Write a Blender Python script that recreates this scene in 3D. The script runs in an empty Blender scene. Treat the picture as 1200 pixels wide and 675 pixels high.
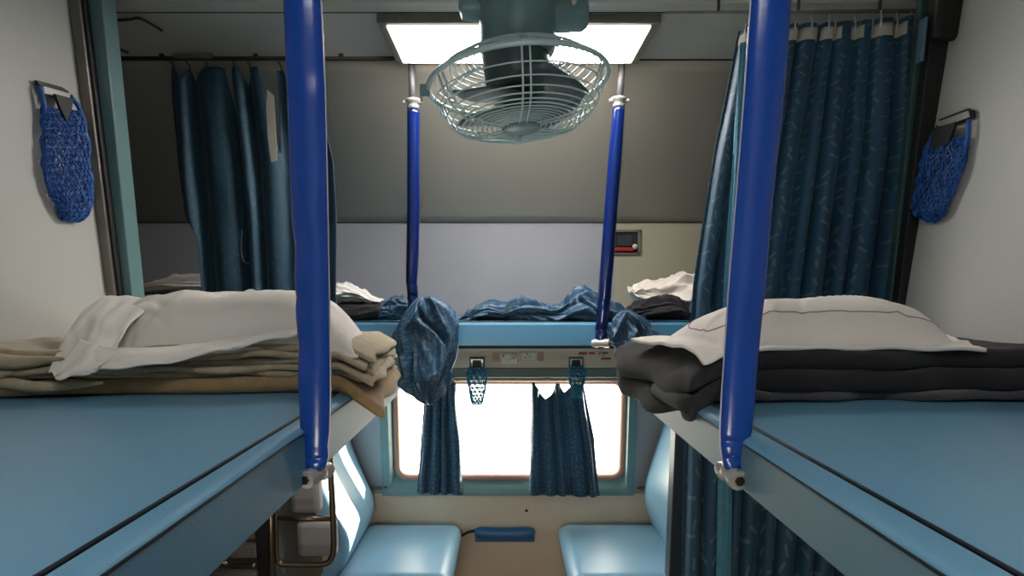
import bpy, bmesh, math, random
from mathutils import Vector, Matrix, noise
random.seed(7)
PI = math.pi
sc = bpy.context.scene
COL = sc.collection

# ------------------------------------------------------------------ camera
CZ = 1.55                                  # eye height above the floor
TH = math.radians(10.0)                    # the phone looks slightly down; the photo is the upper crop of its frame
F = 800*math.cos(TH)
SX = 6.0
SY = F*math.tan(TH) + 2.5
cam_d = bpy.data.cameras.new('camera'); cam = bpy.data.objects.new('camera', cam_d); COL.objects.link(cam)
cam.location = (0, 0, CZ); cam.rotation_euler = (PI/2 - TH, 0, 0)
cam_d.sensor_width = 36; cam_d.lens = 36*F/1200; cam_d.shift_x = SX/1200; cam_d.shift_y = SY/1200
cam_d.clip_start = 0.02
sc.camera = cam
ct, st = math.cos(TH), math.sin(TH)
def P(px, py, Y):
    """place in the coach seen at (px, py) of the 1200x675 photo at distance Y"""
    u = px - 600 + SX; v = 337.5 - py + SY
    d = Vector((u, F*ct + v*st, -F*st + v*ct))
    d *= Y/d.y
    return Vector((d.x, Y, d.z + CZ))

# ------------------------------------------------------------------ materials
def lin(c):
    c = c/255.0
    return c/12.92 if c <= .04045 else ((c+.055)/1.055)**2.4
def rgb(r, g, b): return (lin(r), lin(g), lin(b), 1)
class NT:
    def __init__(s, name):
        s.m = bpy.data.materials.new(name); s.m.use_nodes = True
        s.t = s.m.node_tree; s.n = s.t.nodes; s.l = s.t.links
        s.b = s.n['Principled BSDF']
    def node(s, kind, **kw):
        n = s.n.new(kind)
        for k, v in kw.items(): setattr(n, k, v)
        return n
    def math(s, op, a, b=None, clamp=False):
        n = s.node('ShaderNodeMath', operation=op, use_clamp=clamp)
        for i, x in enumerate((a, b)):
            if x is None: continue
            if isinstance(x, (int, float)): n.inputs[i].default_value = x
            else: s.l.new(x, n.inputs[i])
        return n.outputs[0]
    def mix(s, f, a, b):
        n = s.node('ShaderNodeMix', data_type='RGBA')
        for i, x in ((0, f), (6, a), (7, b)):
            if isinstance(x, (int, float, tuple)): n.inputs[i].default_value = x
            else: s.l.new(x, n.inputs[i])
        return n.outputs[2]
def mat(name, col, rough=.5, metal=0, bump=0, bscale=200, var=0, vscale=6, spec=.5, coat=0, sheen=0, col2=None):
    t = NT(name); b = t.b
    b.inputs['Base Color'].default_value = col; b.inputs['Roughness'].default_value = rough
    b.inputs['Metallic'].default_value = metal; b.inputs['Specular IOR Level'].default_value = spec
    b.inputs['Coat Weight'].default_value = coat
    b.inputs['Sheen Weight'].default_value = sheen
    tc = t.node('ShaderNodeTexCoord')
    if var:
        n = t.node('ShaderNodeTexNoise'); n.inputs['Scale'].default_value = vscale; n.inputs['Detail'].default_value = 5
        t.l.new(tc.outputs['Object'], n.inputs['Vector'])
        c2 = col2 or tuple(c*(1-var) for c in col[:3]) + (1,)
        f = t.math('MULTIPLY_ADD', n.outputs['Fac'], 2.4); f.node.inputs[2].default_value = -.7; f.node.use_clamp = True
        t.l.new(t.mix(f, col, c2), b.inputs['Base Color'])
    if bump:
        n = t.node('ShaderNodeTexNoise'); n.inputs['Scale'].default_value = bscale; n.inputs['Detail'].default_value = 3
        t.l.new(tc.outputs['Object'], n.inputs['Vector'])
        bp = t.node('ShaderNodeBump'); bp.inputs['Strength'].default_value = bump; bp.inputs['Distance'].default_value = .004
        t.l.new(n.outputs['Fac'], bp.inputs['Height']); t.l.new(bp.outputs['Normal'], b.inputs['Normal'])
    return t.m
def fabric(name, base, dash, scale=26, rough=.6, thr=.07, trans=0.0, length=.33, mixk=.5):
    """woven curtain cloth with short dashes lying every way, laid out in the cloth's own UV (metres)"""
    t = NT(name); b = t.b
    b.inputs['Roughness'].default_value = rough; b.inputs['Sheen Weight'].default_value = .15
    uv = t.node('ShaderNodeTexCoord').outputs['UV']
    sc_ = t.node('ShaderNodeVectorMath', operation='SCALE'); t.l.new(uv, sc_.inputs[0]); sc_.inputs['Scale'].default_value = scale
    vo = t.node('ShaderNodeTexVoronoi', voronoi_dimensions='2D'); vo.inputs['Scale'].default_value = 1; vo.inputs['Randomness'].default_value = .55
    t.l.new(sc_.outputs[0], vo.inputs['Vector'])
    sub = t.node('ShaderNodeVectorMath', operation='SUBTRACT'); t.l.new(sc_.outputs[0], sub.inputs[0]); t.l.new(vo.outputs['Position'], sub.inputs[1])
    sx = t.node('ShaderNodeSeparateXYZ'); t.l.new(sub.outputs[0], sx.inputs[0])
    sr = t.node('ShaderNodeSeparateColor'); t.l.new(vo.outputs['Color'], sr.inputs[0])
    ang = t.math('MULTIPLY', sr.outputs[0], 2.6)
    c, s_ = t.math('COSINE', ang), t.math('SINE', ang)
    along = t.math('ADD', t.math('MULTIPLY', sx.outputs[0], c), t.math('MULTIPLY', sx.outputs[1], s_))
    across = t.math('SUBTRACT', t.math('MULTIPLY', sx.outputs[1], c), t.math('MULTIPLY', sx.outputs[0], s_))
    m = t.math('MULTIPLY', t.math('LESS_THAN', t.math('ABSOLUTE', along), length), t.math('LESS_THAN', t.math('ABSOLUTE', across), thr))
    m = t.math('MULTIPLY', m, mixk)
    nz = t.node('ShaderNodeTexNoise'); nz.inputs['Scale'].default_value = 9; t.l.new(uv, nz.inputs['Vector'])
    b2 = tuple(x*.72 for x in base[:3]) + (1,)
    t.l.new(t.mix(m, t.mix(nz.outputs['Fac'], b2, base), dash), b.inputs['Base Color'])
    w = t.node('ShaderNodeTexNoise'); w.inputs['Scale'].default_value = 700; t.l.new(uv, w.inputs['Vector'])
    bp = t.node('ShaderNodeBump'); bp.inputs['Strength'].default_value = .25; bp.inputs['Distance'].default_value = .002
    t.l.new(w.outputs['Fac'], bp.inputs['Height']); t.l.new(bp.outputs['Normal'], b.inputs['Normal'])
    if trans:
        tr = t.node('ShaderNodeBsdfTranslucent'); tr.inputs['Color'].default_value = base
        ms = t.node('ShaderNodeMixShader'); ms.inputs[0].default_value = trans
        out = t.n['Material Output']
        t.l.new(b.outputs[0], ms.inputs[1]); t.l.new(tr.outputs[0], ms.inputs[2]); t.l.new(ms.outputs[0], out.inputs['Surface'])
    return t.m
def emit(name, col, strength):
    t = NT(name); t.b.inputs['Base Color'].default_value = col
    t.b.inputs['Emission Color'].default_value = col; t.b.inputs['Emission Strength'].default_value = strength
    return t.m
M = {
 'partition': mat('partition_laminate', rgb(190,190,186), .45, bump=.05, bscale=60, var=.05, vscale=3),
 'cove': mat('cove_laminate', rgb(190,182,166), .32, bump=.04, bscale=8, var=.07, vscale=2),
 'sidewall': mat('side_wall_laminate', rgb(158,160,166), .42, var=.06, vscale=5),
 'sidewall_beige': mat('beige_wall_laminate', rgb(172,167,146), .45, var=.06, vscale=5),
 'ceil': mat('ceiling_laminate', rgb(200,198,190), .5, var=.05),
 'peach': mat('peach_wall_panel', rgb(232,206,180), .5, var=.08, vscale=4),
 'floor': mat('coach_floor_vinyl', rgb(110,108,104), .5, var=.3, vscale=30),
 'teal': mat('teal_paint', rgb(104,138,140), .38, bump=.08, bscale=40, var=.12, vscale=12),
 'teal_dark': mat('dark_teal_paint', rgb(52,84,84), .45, bump=.08, bscale=40, var=.12, vscale=12),
 'grey_band': mat('grey_green_band', rgb(104,118,114), .5, var=.1),
 'steel_dull': mat('dull_steel_strip', rgb(140,134,126), .42, .5, bump=.1, bscale=80, var=.3, vscale=14),
 'steel': mat('polished_steel', rgb(204,200,194), .32, .6, var=.15, vscale=20),
 'rod_grey': mat('grey_painted_rod', rgb(62,62,64), .5, .2),
 'clamp_grey': mat('dull_clamp_metal', rgb(128,128,126), .4, .4),
 'bronze': mat('worn_steel_tube', rgb(128,112,96), .28, .95, var=.25, vscale=30),
 'black': mat('black_rubber', rgb(16,17,19), .5),
 'darkgap': mat('dark_trim', rgb(26,26,28), .6),
 'vinyl': mat('blue_rexine', rgb(98,146,174), .34, bump=.12, bscale=420, var=.08, vscale=4),
 'vinyl_light': mat('pale_blue_rexine', rgb(118,160,188), .35, bump=.1, bscale=420, var=.06, vscale=4),
 'vinyl_side': mat('side_berth_rexine', rgb(74,128,160), .33, bump=.1, bscale=420, var=.08, vscale=4),
 'fascia': mat('berth_edge_rexine', rgb(82,128,158), .55, spec=.3, bump=.15, bscale=380, var=.1, vscale=5),
 'fascia_grey': mat('berth_edge_grey', rgb(94,124,140), .55, spec=.3, bump=.1, bscale=380, var=.1, vscale=5),
 'piping': mat('black_piping', rgb(14,18,26), .5),
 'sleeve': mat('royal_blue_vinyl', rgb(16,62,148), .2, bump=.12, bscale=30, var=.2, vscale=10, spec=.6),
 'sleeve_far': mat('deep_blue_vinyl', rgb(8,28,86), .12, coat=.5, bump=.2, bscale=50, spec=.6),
 'sleeve_seam_highlight': mat('sleeve_seam_highlight', rgb(150,150,175), .35),
 'linen': mat('white_linen', rgb(240,232,224), .8, bump=.25, bscale=900, var=.07, vscale=8, sheen=.2),
 'linen_cool': mat('cool_white_linen', rgb(232,228,226), .8, bump=.25, bscale=900, var=.07, vscale=8),
 'stitch': mat('pink_stitch', rgb(176,120,136), .8),
 'beige_wool': mat('beige_wool', rgb(188,172,142), .9, bump=.7, bscale=500, var=.28, vscale=40, sheen=.3),
 'brown_wool': mat('brown_wool', rgb(166,136,94), .9, bump=.7, bscale=500, var=.3, vscale=40, sheen=.3),
 'black_wool': mat('charcoal_wool', rgb(36,35,39), .9, bump=.7, bscale=500, var=.3, vscale=60, sheen=.08),
 'grey_wool': mat('grey_wool', rgb(78,75,80), .9, bump=.7, bscale=500, var=.3, vscale=60, sheen=.25),
 'fan': mat('fan_grey_green', rgb(112,142,148), .35, .1, bump=.1, bscale=60, var=.15, vscale=25),
 'fan_wire': mat('fan_guard_wire', rgb(190,214,216), .3, .1),
 'fan_blade': mat('fan_blade_metal', rgb(80,92,96), .35, .3),
 'net_blue': mat('blue_net_cord', rgb(24,92,176), .5, var=.3, vscale=90),
 'net_cyan': mat('cyan_net_cord', rgb(30,130,165), .5, var=.3, vscale=90),
 'socket': mat('socket_plastic', rgb(214,206,194), .4),
 'cream': mat('cream_panel', rgb(212,198,176), .45, var=.06),
 'gasket': mat('window_gasket', rgb(170,132,118), .5, bump=.1, bscale=60),
 'rod': mat('curtain_rod_cream', rgb(196,170,152), .4),
 'red': mat('red_paint', rgb(168,34,38), .4),
 'screw': mat('screw_head', rgb(60,56,52), .4, .8),
 'tab': mat('curtain_header_tape', rgb(176,172,160), .8),
 'pad_grey': mat('grey_rexine', rgb(150,146,146), .45, var=.08),
 'tray': mat('armrest_rexine', rgb(48,104,150), .35, bump=.15, bscale=300),
 'darkblue': mat('dark_post', rgb(36,48,60), .5),
 'wire': mat('cable', rgb(54,48,46), .6),
 'curtain': fabric('teal_curtain_cloth', rgb(24,76,106), rgb(112,136,126), 27, thr=.085, length=.3, mixk=.42),
 'curtain_dark': fabric('slate_curtain_cloth', rgb(34,74,96), rgb(60,110,130), 34),
 'curtain_lit_edge': fabric('lit_edge_curtain_cloth', rgb(78,146,176), rgb(96,160,186), 30),  # paler copy of the curtain cloth, for its light-catching edge
 'bundle': fabric('blue_grey_brocade', rgb(18,72,110), rgb(92,108,106), 60, thr=.2, length=.45, rough=.42, mixk=.6),
 'wcurtain': fabric('window_curtain_cloth', rgb(50,82,104), rgb(118,148,162), 45, thr=.12, trans=.25),
}
def glass_mat():
    t = NT('window_glass')
    tr = t.node('ShaderNodeBsdfTransparent'); gl = t.node('ShaderNodeBsdfGlossy'); gl.inputs['Roughness'].default_value = .02
    tr.inputs['Color'].default_value = (.97, .96, .92, 1)
    ms = t.node('ShaderNodeMixShader'); ms.inputs[0].default_value = .05
    t.l.new(tr.outputs[0], ms.inputs[1]); t.l.new(gl.outputs[0], ms.inputs[2]); t.l.new(ms.outputs[0], t.n['Material Output'].inputs['Surface'])
    return t.m
M['glass'] = glass_mat()

# ------------------------------------------------------------------ object helpers
def empty(name, loc, label, cat, group=None):
    o = bpy.data.objects.new(name, None); COL.objects.link(o); o.location = loc; o.empty_display_size = .05
    o['label'] = label; o['category'] = cat
    if group: o['group'] = group
    return o
def tag(o, label, cat, group=None):
    o['label'] = label; o['category'] = cat
    if group: o['group'] = group
    return o
def obj(name, bm, m, parent=None, smooth=False, solid=0, bevel=0, label=None, sub=0, kind=None, auto=False):
    """link the bmesh (in world coordinates) as ONE object; children keep world placement"""
    bmesh.ops.recalc_face_normals(bm, faces=bm.faces)
    if parent is not None:
        inv = world(parent).inverted(); bmesh.ops.transform(bm, matrix=inv, verts=bm.verts)
    else:
        c = Vector((0, 0, 0))
        if len(bm.verts):
            xs = [v.co for v in bm.verts]
            c = Vector(((min(v.x for v in xs)+max(v.x for v in xs))/2, (min(v.y for v in xs)+max(v.y for v in xs))/2, min(v.z for v in xs)))
            bmesh.ops.translate(bm, vec=-c, verts=bm.verts)
    for f in bm.faces: f.smooth = smooth or auto
    me = bpy.data.meshes.new(name); bm.to_mesh(me); bm.free()
    if auto: me.set_sharp_from_angle(angle=math.radians(38))
    me.materials.append(m if not isinstance(m, str) else M[m])
    o = bpy.data.objects.new(name, me); COL.objects.link(o)
    if parent is not None: o.parent = parent
    else: o.location = c
    if solid:
        s = o.modifiers.new('solid', 'SOLIDIFY'); s.thickness = solid; s.offset = 0
    if bevel:
        b = o.modifiers.new('bevel', 'BEVEL'); b.width = bevel; b.segments = 3; b.limit_method = 'ANGLE'; b.angle_limit = math.radians(40)
    if sub:
        s = o.modifiers.new('sub', 'SUBSURF'); s.levels = sub; s.render_levels = sub
    if label: o['label'] = label
    if kind: o['kind'] = kind
    return o
def world(o):
    m = Matrix.LocRotScale(o.location, o.rotation_euler, o.scale)
    return world(o.parent) @ m if o.parent else m
def box(bm, lo, hi, M4=None):
    vs = [bm.verts.new(Vector((x, y, z))) for x in (lo[0], hi[0]) for y in (lo[1], hi[1]) for z in (lo[2], hi[2])]
    if M4:
        for v in vs: v.co = M4 @ v.co
    for f in ((0,1,3,2), (4,6,7,5), (0,4,5,1), (2,3,7,6), (0,2,6,4), (1,5,7,3)): bm.faces.new([vs[i] for i in f])
    return bm
def nb(): return bmesh.new()
def hexa(bm, pts):       # pts: 4 front (bl, br, tr, tl), 4 back
    vs = [bm.verts.new(p) for p in pts]
    for f in ((0,1,2,3), (4,7,6,5), (0,4,5,1), (1,5,6,2), (2,6,7,3), (3,7,4,0)): bm.faces.new([vs[i] for i in f])
    return bm
def catmull(pts, n, closed=False):
    pts = [Vector(p) for p in pts]; out = []; L = len(pts)
    segs = L if closed else L-1
    for i in range(segs):
        g = lambda k: pts[k % L] if closed else pts[max(0, min(L-1, k))]
        p0, p1, p2, p3 = g(i-1), g(i), g(i+1), g(i+2)
        for j in range(n):
            t = j/n
            out.append(.5*((2*p1)+(-p0+p2)*t+(2*p0-5*p1+4*p2-p3)*t*t+(-p0+3*p1-3*p2+p3)*t**3))
    if not closed: out.append(pts[-1])
    return out
def tube(bm, pts, r, seg=10, closed=False, flat=1.0):
    pts = [Vector(p) for p in pts]; n = len(pts)
    rr = r if callable(r) else (lambda t: r)
    prev = None; rings = []
    for i, p in enumerate(pts):
        if closed: d = pts[(i+1) % n]-pts[i-1]
        else: d = pts[min(i+1, n-1)]-pts[max(i-1, 0)]
        if d.length < 1e-9: d = Vector((0, 0, 1))
        d.normalize()
        if prev is None:
            a = Vector((0, 0, 1)) if abs(d.z) < .9 else Vector((1, 0, 0))
            x = d.cross(a).normalized()
        else:
            x = (prev-d*prev.dot(d)).normalized()
        prev = x; y = d.cross(x)
        q = rr(i/max(1, n-1))
        rings.append([bm.verts.new(p+q*(x*math.cos(2*PI*k/seg)+y*flat*math.sin(2*PI*k/seg))) for k in range(seg)])
    for i in range(n if closed else n-1):
        a, b = rings[i], rings[(i+1) % n]
        for k in range(seg): bm.faces.new((a[k], a[(k+1) % seg], b[(k+1) % seg], b[k]))
    if not closed:
        bm.faces.new(rings[0][::-1]); bm.faces.new(rings[-1])
    return bm
def lathe(bm, prof, mtx, seg=40):
    rings = []
    for r, z in prof:
        if r < 1e-6: rings.append([bm.verts.new(mtx @ Vector((0, 0, z)))])
        else: rings.append([bm.verts.new(mtx @ Vector((r*math.cos(2*PI*k/seg), r*math.sin(2*PI*k/seg), z))) for k in range(seg)])
    for a, b in zip(rings, rings[1:]):
        if len(a) == 1 and len(b) == 1: continue
        for k in range(seg):
            if len(a) == 1: bm.faces.new((a[0], b[k], b[(k+1) % seg]))
            elif len(b) == 1: bm.faces.new((a[k], a[(k+1) % seg], b[0]))
            else: bm.faces.new((a[k], a[(k+1) % seg], b[(k+1) % seg], b[k]))
    return bm
def axis_m(p, d):
    d = Vector(d).normalized(); q = Vector((0, 0, 1)).rotation_difference(d)
    return Matrix.Translation(Vector(p)) @ q.to_matrix().to_4x4()
def extrude_profile(bm, prof, y0, y1, n=1, wob=None):
    """closed profile [(x, z)] run along Y"""
    rows = []
    for i in range(n+1):
        y = y0+(y1-y0)*i/n
        rows.append([bm.verts.new((x, y, z+(wob(x, y) if wob else 0))) for x, z in prof])
    m = len(prof)
    for a, b in zip(rows, rows[1:]):
        for k in range(m): bm.faces.new((a[k], a[(k+1) % m], b[(k+1) % m], b[k]))
    bm.faces.new(rows[0][::-1]); bm.faces.new(rows[-1])
    return bm
def lerp(a, b, t): return a+(b-a)*t
def interp(tab, t):
    """tab: [(t, vector-or-tuple)] piecewise linear"""
    if t <= tab[0][0]: return Vector(tab[0][1])
    for (a, va), (b, vb) in zip(tab, tab[1:]):
        if t <= b: return Vector(va).lerp(Vector(vb), (t-a)/(b-a) if b > a else 0)
    return Vector(tab[-1][1])
def nz(x, y=0, z=0): return noise.noise(Vector((x, y, z)))
def ridge(v): return 1-2*abs(noise.noise(v))

def sheet(bm, fn, nu, nv, lu, lv):
    """grid surface fn(u, v); UV in metres"""
    uvl = bm.loops.layers.uv.verify()
    g = [[bm.verts.new(fn(i/nu, j/nv)) for j in range(nv+1)] for i in range(nu+1)]
    for i in range(nu):
        for j in range(nv):
            f = bm.faces.new((g[i][j], g[i+1][j], g[i+1][j+1], g[i][j+1]))
            for l, (a, b) in zip(f.loops, ((i, j), (i+1, j), (i+1, j+1), (i, j+1))): l[uvl].uv = (a/nu*lu, (1-b/nv)*lv)
    return g
def pad(bm, cs, z0, t, r, nu=40, nv=26, zf=None, amp=0.0, fr=6, seed=0, wob=0.0, uvs=False):
    """one soft slab: corners cs = FL, FR, BR, BL (x, y), rounded edges, wrinkles, sag by zf(x, y)"""
    FL, FR, BR, BL = [Vector((c[0], c[1], 0)) for c in cs]
    def sp(i, n): return .5-.5*math.cos(PI*i/n)
    lu = (FR-FL).length; lv = (BL-FL).length
    top, bot = [], []
    for i in range(nu+1):
        a, b = [], []
        for j in range(nv+1):
            u, v = sp(i, nu), sp(j, nv)
            # rounded corners of the outline
            uu, vv = u*2-1, v*2-1
            k = .06
            p = FL.lerp(FR, u).lerp(BL.lerp(BR, u), v)
            p += Vector((nz(p.y*9+seed, seed)*wob*(abs(uu)**3)*(1 if uu > 0 else -1), nz(p.x*9, seed*1.7)*wob*abs(vv)**3, 0))
            d = min(u*lu, (1-u)*lu, v*lv, (1-v)*lv)
            q = min(d/r, 1); pr = math.sqrt(max(0, 1-(1-q)**2))
            q1 = min(min(u, 1-u)*lu/r, 1); q2 = min(min(v, 1-v)*lv/r, 1)
            pr = math.sqrt(max(0, 1-(1-q1)**2))*math.sqrt(max(0, 1-(1-q2)**2))
            w = amp*(nz(p.x*fr, p.y*fr*1.3, seed)+.6*nz(p.x*fr*2.7, p.y*fr*2.1, seed+4))*pr
            z = z0+t/2+(zf(p.x, p.y) if zf else 0)
            a.append((p.x, p.y, z+t/2*pr+w)); b.append((p.x, p.y, z-t/2*pr+(w*.3)))
        top.append(a); bot.append(b)
    T = [[bm.verts.new(c) for c in a] for a in top]
    B = [[T[i][j] if i in (0, nu) or j in (0, nv) else bm.verts.new(bot[i][j]) for j in range(nv+1)] for i in range(nu+1)]
    for i in range(nu):
        for j in range(nv):
            bm.faces.new((T[i][j], T[i+1][j], T[i+1][j+1], T[i][j+1]))
            bm.faces.new((B[i][j], B[i][j+1], B[i+1][j+1], B[i+1][j]))
    return bm
def loft(bm, A, B, Y, dY, n=50, seg=40, amp=.01, fr=14, seed=0, stretch=(1, 1, 1), floor=None, power=1.0, endpow=.5, uvs=1.0, Yf=None):
    """cloth bundle: two outlines (pixel points) at distance Y with real depth dY, ridged folds"""
    uvl = bm.loops.layers.uv.verify()
    def poly(L, t):
        x = t*(len(L)-1); i = min(int(x), len(L)-2); f = x-i
        return (L[i][0]+(L[i+1][0]-L[i][0])*f, L[i][1]+(L[i+1][1]-L[i][1])*f)
    rings = []
    for i in range(n+1):
        t = i/n; yy = Yf(t) if Yf else Y
        a = P(*poly(A, t), yy); b = P(*poly(B, t), yy)
        c = (a+b)/2; h = (a-b)/2
        e = max(0.02, 1-abs(2*t-1)**6)**endpow
        ring = []
        for k in range(seg):
            th = 2*PI*k/seg
            ca, sa = math.cos(th), math.sin(th)
            p = c+h*ca*(1 if 0 < i < n else .6)+Vector((0, 1, 0))*(-sa)*dY*e
            q = Vector((p.x*stretch[0], p.y*stretch[1], p.z*stretch[2]))*fr+Vector((seed, seed*2, 0))
            r1 = ridge(q); r2 = ridge(q*2.3)
            nrm = (h.normalized()*ca+Vector((0, -1, 0))*sa)
            p += nrm*amp*(r1*.8+r2*.35-.5)*e
            if floor is not None and p.z < floor: p.z = floor+(p.z-floor)*.05
            ring.append(bm.verts.new(p))
        rings.append(ring)
    for i, (a, b) in enumerate(zip(rings, rings[1:])):
        for k in range(seg):
            f = bm.faces.new((a[k], a[(k+1) % seg], b[(k+1) % seg], b[k]))
            for l, (s, tt) in zip(f.loops, ((k, i), (k+1, i), (k+1, i+1), (k, i+1))): l[uvl].uv = (s/seg*.5*uvs, tt/n*.5*uvs)
    bm.faces.new(rings[0][::-1]); bm.faces.new(rings[-1])
    return bm

def struct(name, bm, m, **kw): return obj(name, bm, m, kind='structure', **kw)

# ------------------------------------------------------------------ measured planes
XL, XR = -.95, .95
YP = 1.62            # aisle end of the bay partitions
YC0, YC1 = 1.85, 2.22
YW = 2.90            # window wall
ZC = P(594, 12, YC0).z      # flat ceiling height
ZS = P(594, 260, YW).z      # seam between cove and wall
print('ceiling', ZC, 'seam', ZS)

# ------------------------------------------------------------------ the setting
struct('floor', box(nb(), (-2.7, -.4, -.05), (2.7, YW+.1, 0)), 'floor')
# ceiling over the aisle, and the higher bay ceiling
bm = nb(); box(bm, (-2.7, YC0, ZC), (2.7, YC1, ZC+.04)); struct('ceiling', bm, 'ceil')
bm = nb(); box(bm, (-2.7, -.4, ZC+.02), (2.7, YC0, ZC+.06)); struct('ceiling', bm, 'ceil')
# beam along the near edge of the aisle ceiling
zb = P(594, 2, YC0-.03).z
bm = nb(); box(bm, (-2.7, YC0-.055, ZC-.004), (2.7, YC0, ZC+.03)); struct('trim_1', bm, 'ceil')
bm = nb(); box(bm, (-2.7, YC0+.0, ZC-.004), (2.7, YC0+.008, ZC+.001)); struct('trim_2', bm, 'darkgap')
# cove above the side berth: gently curved panel
def cove(u, v):
    y = YC1+(YW-YC1)*v
    z = ZC+(ZS-ZC)*(v+.03*math.sin(PI*v)*-1)
    return (-2.7+5.4*u, y, z)
bm = nb(); sheet(bm, cove, 2, 16, 5, 1); struct('ceiling_cove', bm, 'cove', smooth=True, solid=.01)
bm = nb(); box(bm, (-2.7, YC1-.006, ZC-.004), (2.7, YC1+.004, ZC+.004)); struct('trim_3', bm, 'darkgap')
bm = nb(); box(bm, (-2.7, YW-.006, ZS-.004), (2.7, YW+.002, ZS+.003)); struct('trim_4', bm, 'darkgap')
# window wall around the frame opening
wx0, wx1 = P(447, 500, YW).x, P(744, 500, YW).x
wz1, wz0 = P(594, 431, YW).z, P(594, 578, YW).z
xb = P(721, 330, YW).x
bm = nb(); box(bm, (-2.7, YW, wz1), (xb, YW+.05, ZS+.05)); struct('wall_front', bm, 'sidewall')
bm = nb(); box(bm, (xb, YW, wz1), (2.7, YW+.05, ZS+.05)); struct('wall_front', bm, 'sidewall_beige')
bm = nb(); box(bm, (-2.7, YW, wz0), (wx0, YW+.05, wz1)); struct('wall_front', bm, 'sidewall')
bm = nb(); box(bm, (wx1, YW, wz0), (2.7, YW+.05, wz1)); struct('wall_front', bm, 'sidewall')
bm = nb(); box(bm, (-2.7, YW-.004, 0), (2.7, YW+.05, wz0)); struct('wall_front', bm, 'peach')
# bay partitions: face slants outward a touch towards the roof
def partition(sx, name):
    xb_ = P(125 if sx < 0 else 1062, 350, YP).x; xt = P(79 if sx < 0 else 1120, 0, YP).x
    zb_ = P(594, 350, YP).z; zt = P(594, 0, YP).z
    k = (xt-xb_)/(zt-zb_)
    X = lambda z: xb_+k*(z-zb_) if z > zb_ else xb_
    bm = nb(); prof = [(X(0), 0), (X(zb_), zb_), (X(ZC+.1), ZC+.1), (X(ZC+.1)+sx*.03, ZC+.1), (X(zb_)+sx*.03, zb_), (X(0)+sx*.03, 0)]
    extrude_profile(bm, prof, -.4, YP)
    struct(name, bm, 'partition')
    return X
XLf = partition(-1, 'wall_left'); XRf = partition(1, 'wall_right')
bx0, bx1, bz0, bz1 = -.60, -.05, .62, 1.10
for lo, hi in (((-2.7, -.45, 0), (bx0, -.4, ZC+.1)), ((bx1, -.45, 0), (2.7, -.4, ZC+.1)), ((bx0, -.45, 0), (bx1, -.4, bz0)), ((bx0, -.45, bz1), (bx1, -.4, ZC+.1))):
    struct('wall_back', box(nb(), lo, hi), 'partition')
win2 = bpy.data.objects.new('fill_window', None); COL.objects.link(win2); win2.location = (0, -.42, bz0); win2['kind'] = 'structure'; win2['label'] = 'unseen fill window added under the upper berths behind the camera'  # unseen window added to light the seats and peach wall
struct('wall_light_stop', box(nb(), (-2.75, -.4, 0), (-2.7, YW, ZC+.1)), 'partition')  # unseen walls added across the aisle to keep sky light out
struct('wall_light_stop', box(nb(), (2.7, -.4, 0), (2.75, YW, ZC+.1)), 'partition')

def post(name, cols, Y0, Y1, m, ztop=None, ybot=400, bevel=.003):
    """upright strip: cols = ((x_left, x_right) at photo y=0, (x_left, x_right) at y=350)"""
    (a0, a1), (b0, b1) = cols
    za, zb_ = P(594, 0, Y0).z, P(594, 350, Y0).z
    A0, A1, B0, B1 = P(a0, 0, Y0).x, P(a1, 0, Y0).x, P(b0, 350, Y0).x, P(b1, 350, Y0).x
    def row(z):
        t = (z-zb_)/(za-zb_)
        return (B0+(A0-B0)*t, B1+(A1-B1)*t) if t > 0 else (B0, B1)
    zt = ztop or ZC+.02
    prof = [(row(z), z) for z in (0, zb_, zt)]
    bm = nb(); rows = []
    for (x0, x1), z in prof:
        rows.append([bm.verts.new((x0, Y0, z)), bm.verts.new((x1, Y0, z)), bm.verts.new((x1, Y1, z)), bm.verts.new((x0, Y1, z))])
    for a, b in zip(rows, rows[1:]):
        for k in range(4): bm.faces.new((a[k], a[(k+1) % 4], b[(k+1) % 4], b[k]))
    bm.faces.new(rows[0][::-1]); bm.faces.new(rows[-1])
    return struct(name, bm, m, bevel=bevel)
post('trim_5', ((79, 92), (124, 135)), YP+.001, YP+.02, 'steel_dull')
post('trim_6', ((91, 98), (134, 141)), YP+.01, YP+.03, 'darkgap')
post('trim_7', ((96, 119), (139, 155)), YP+.03, YP+.09, 'teal')
post('trim_8', ((1096, 1121), (1053, 1065)), YP+.001, YP+.03, 'darkgap')
post('trim_9', ((1080, 1100), (1044, 1056)), YP+.032, YP+.055, 'teal_dark')

# ------------------------------------------------------------------ window
def _rb(bm, x0, x1, z0, z1, w, y0, y1):
    box(bm, (x0, y0, z0), (x1, y1, z0+w)); box(bm, (x0, y0, z1-w), (x1, y1, z1)); box(bm, (x0, y0, z0+w), (x0+w, y1, z1-w)); box(bm, (x1-w, y0, z0+w), (x1, y1, z1-w)); return bm
obj('frame', _rb(nb(), bx0, bx1, bz0, bz1, .03, -.45, -.385), 'teal', win2, kind='structure')
obj('glass', box(nb(), (bx0+.03, -.435, bz0+.03), (bx1-.03, -.431, bz1-.03)), 'glass', win2)
def rrect(x0, x1, z0, z1, r, n=8):
    out = []
    for cx, cz, a0 in ((x1-r, z1-r, 0), (x0+r, z1-r, PI/2), (x0+r, z0+r, PI), (x1-r, z0+r, 1.5*PI)):
        for i in range(n+1):
            a = a0+PI/2*i/n; out.append((cx+r*math.cos(a), cz+r*math.sin(a)))
    return out
gx0, gx1 = P(466, 500, YW).x, P(729, 500, YW).x
gz1, gz0 = P(594, 448, YW).z, P(594, 558, YW).z
win = empty('window_1', ((wx0+wx1)/2, YW, wz0), 'wide rounded coach window in a teal frame above the side seats', 'window'); win['kind'] = 'structure'
del win['category']
bm = nb()
loops = []
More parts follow.
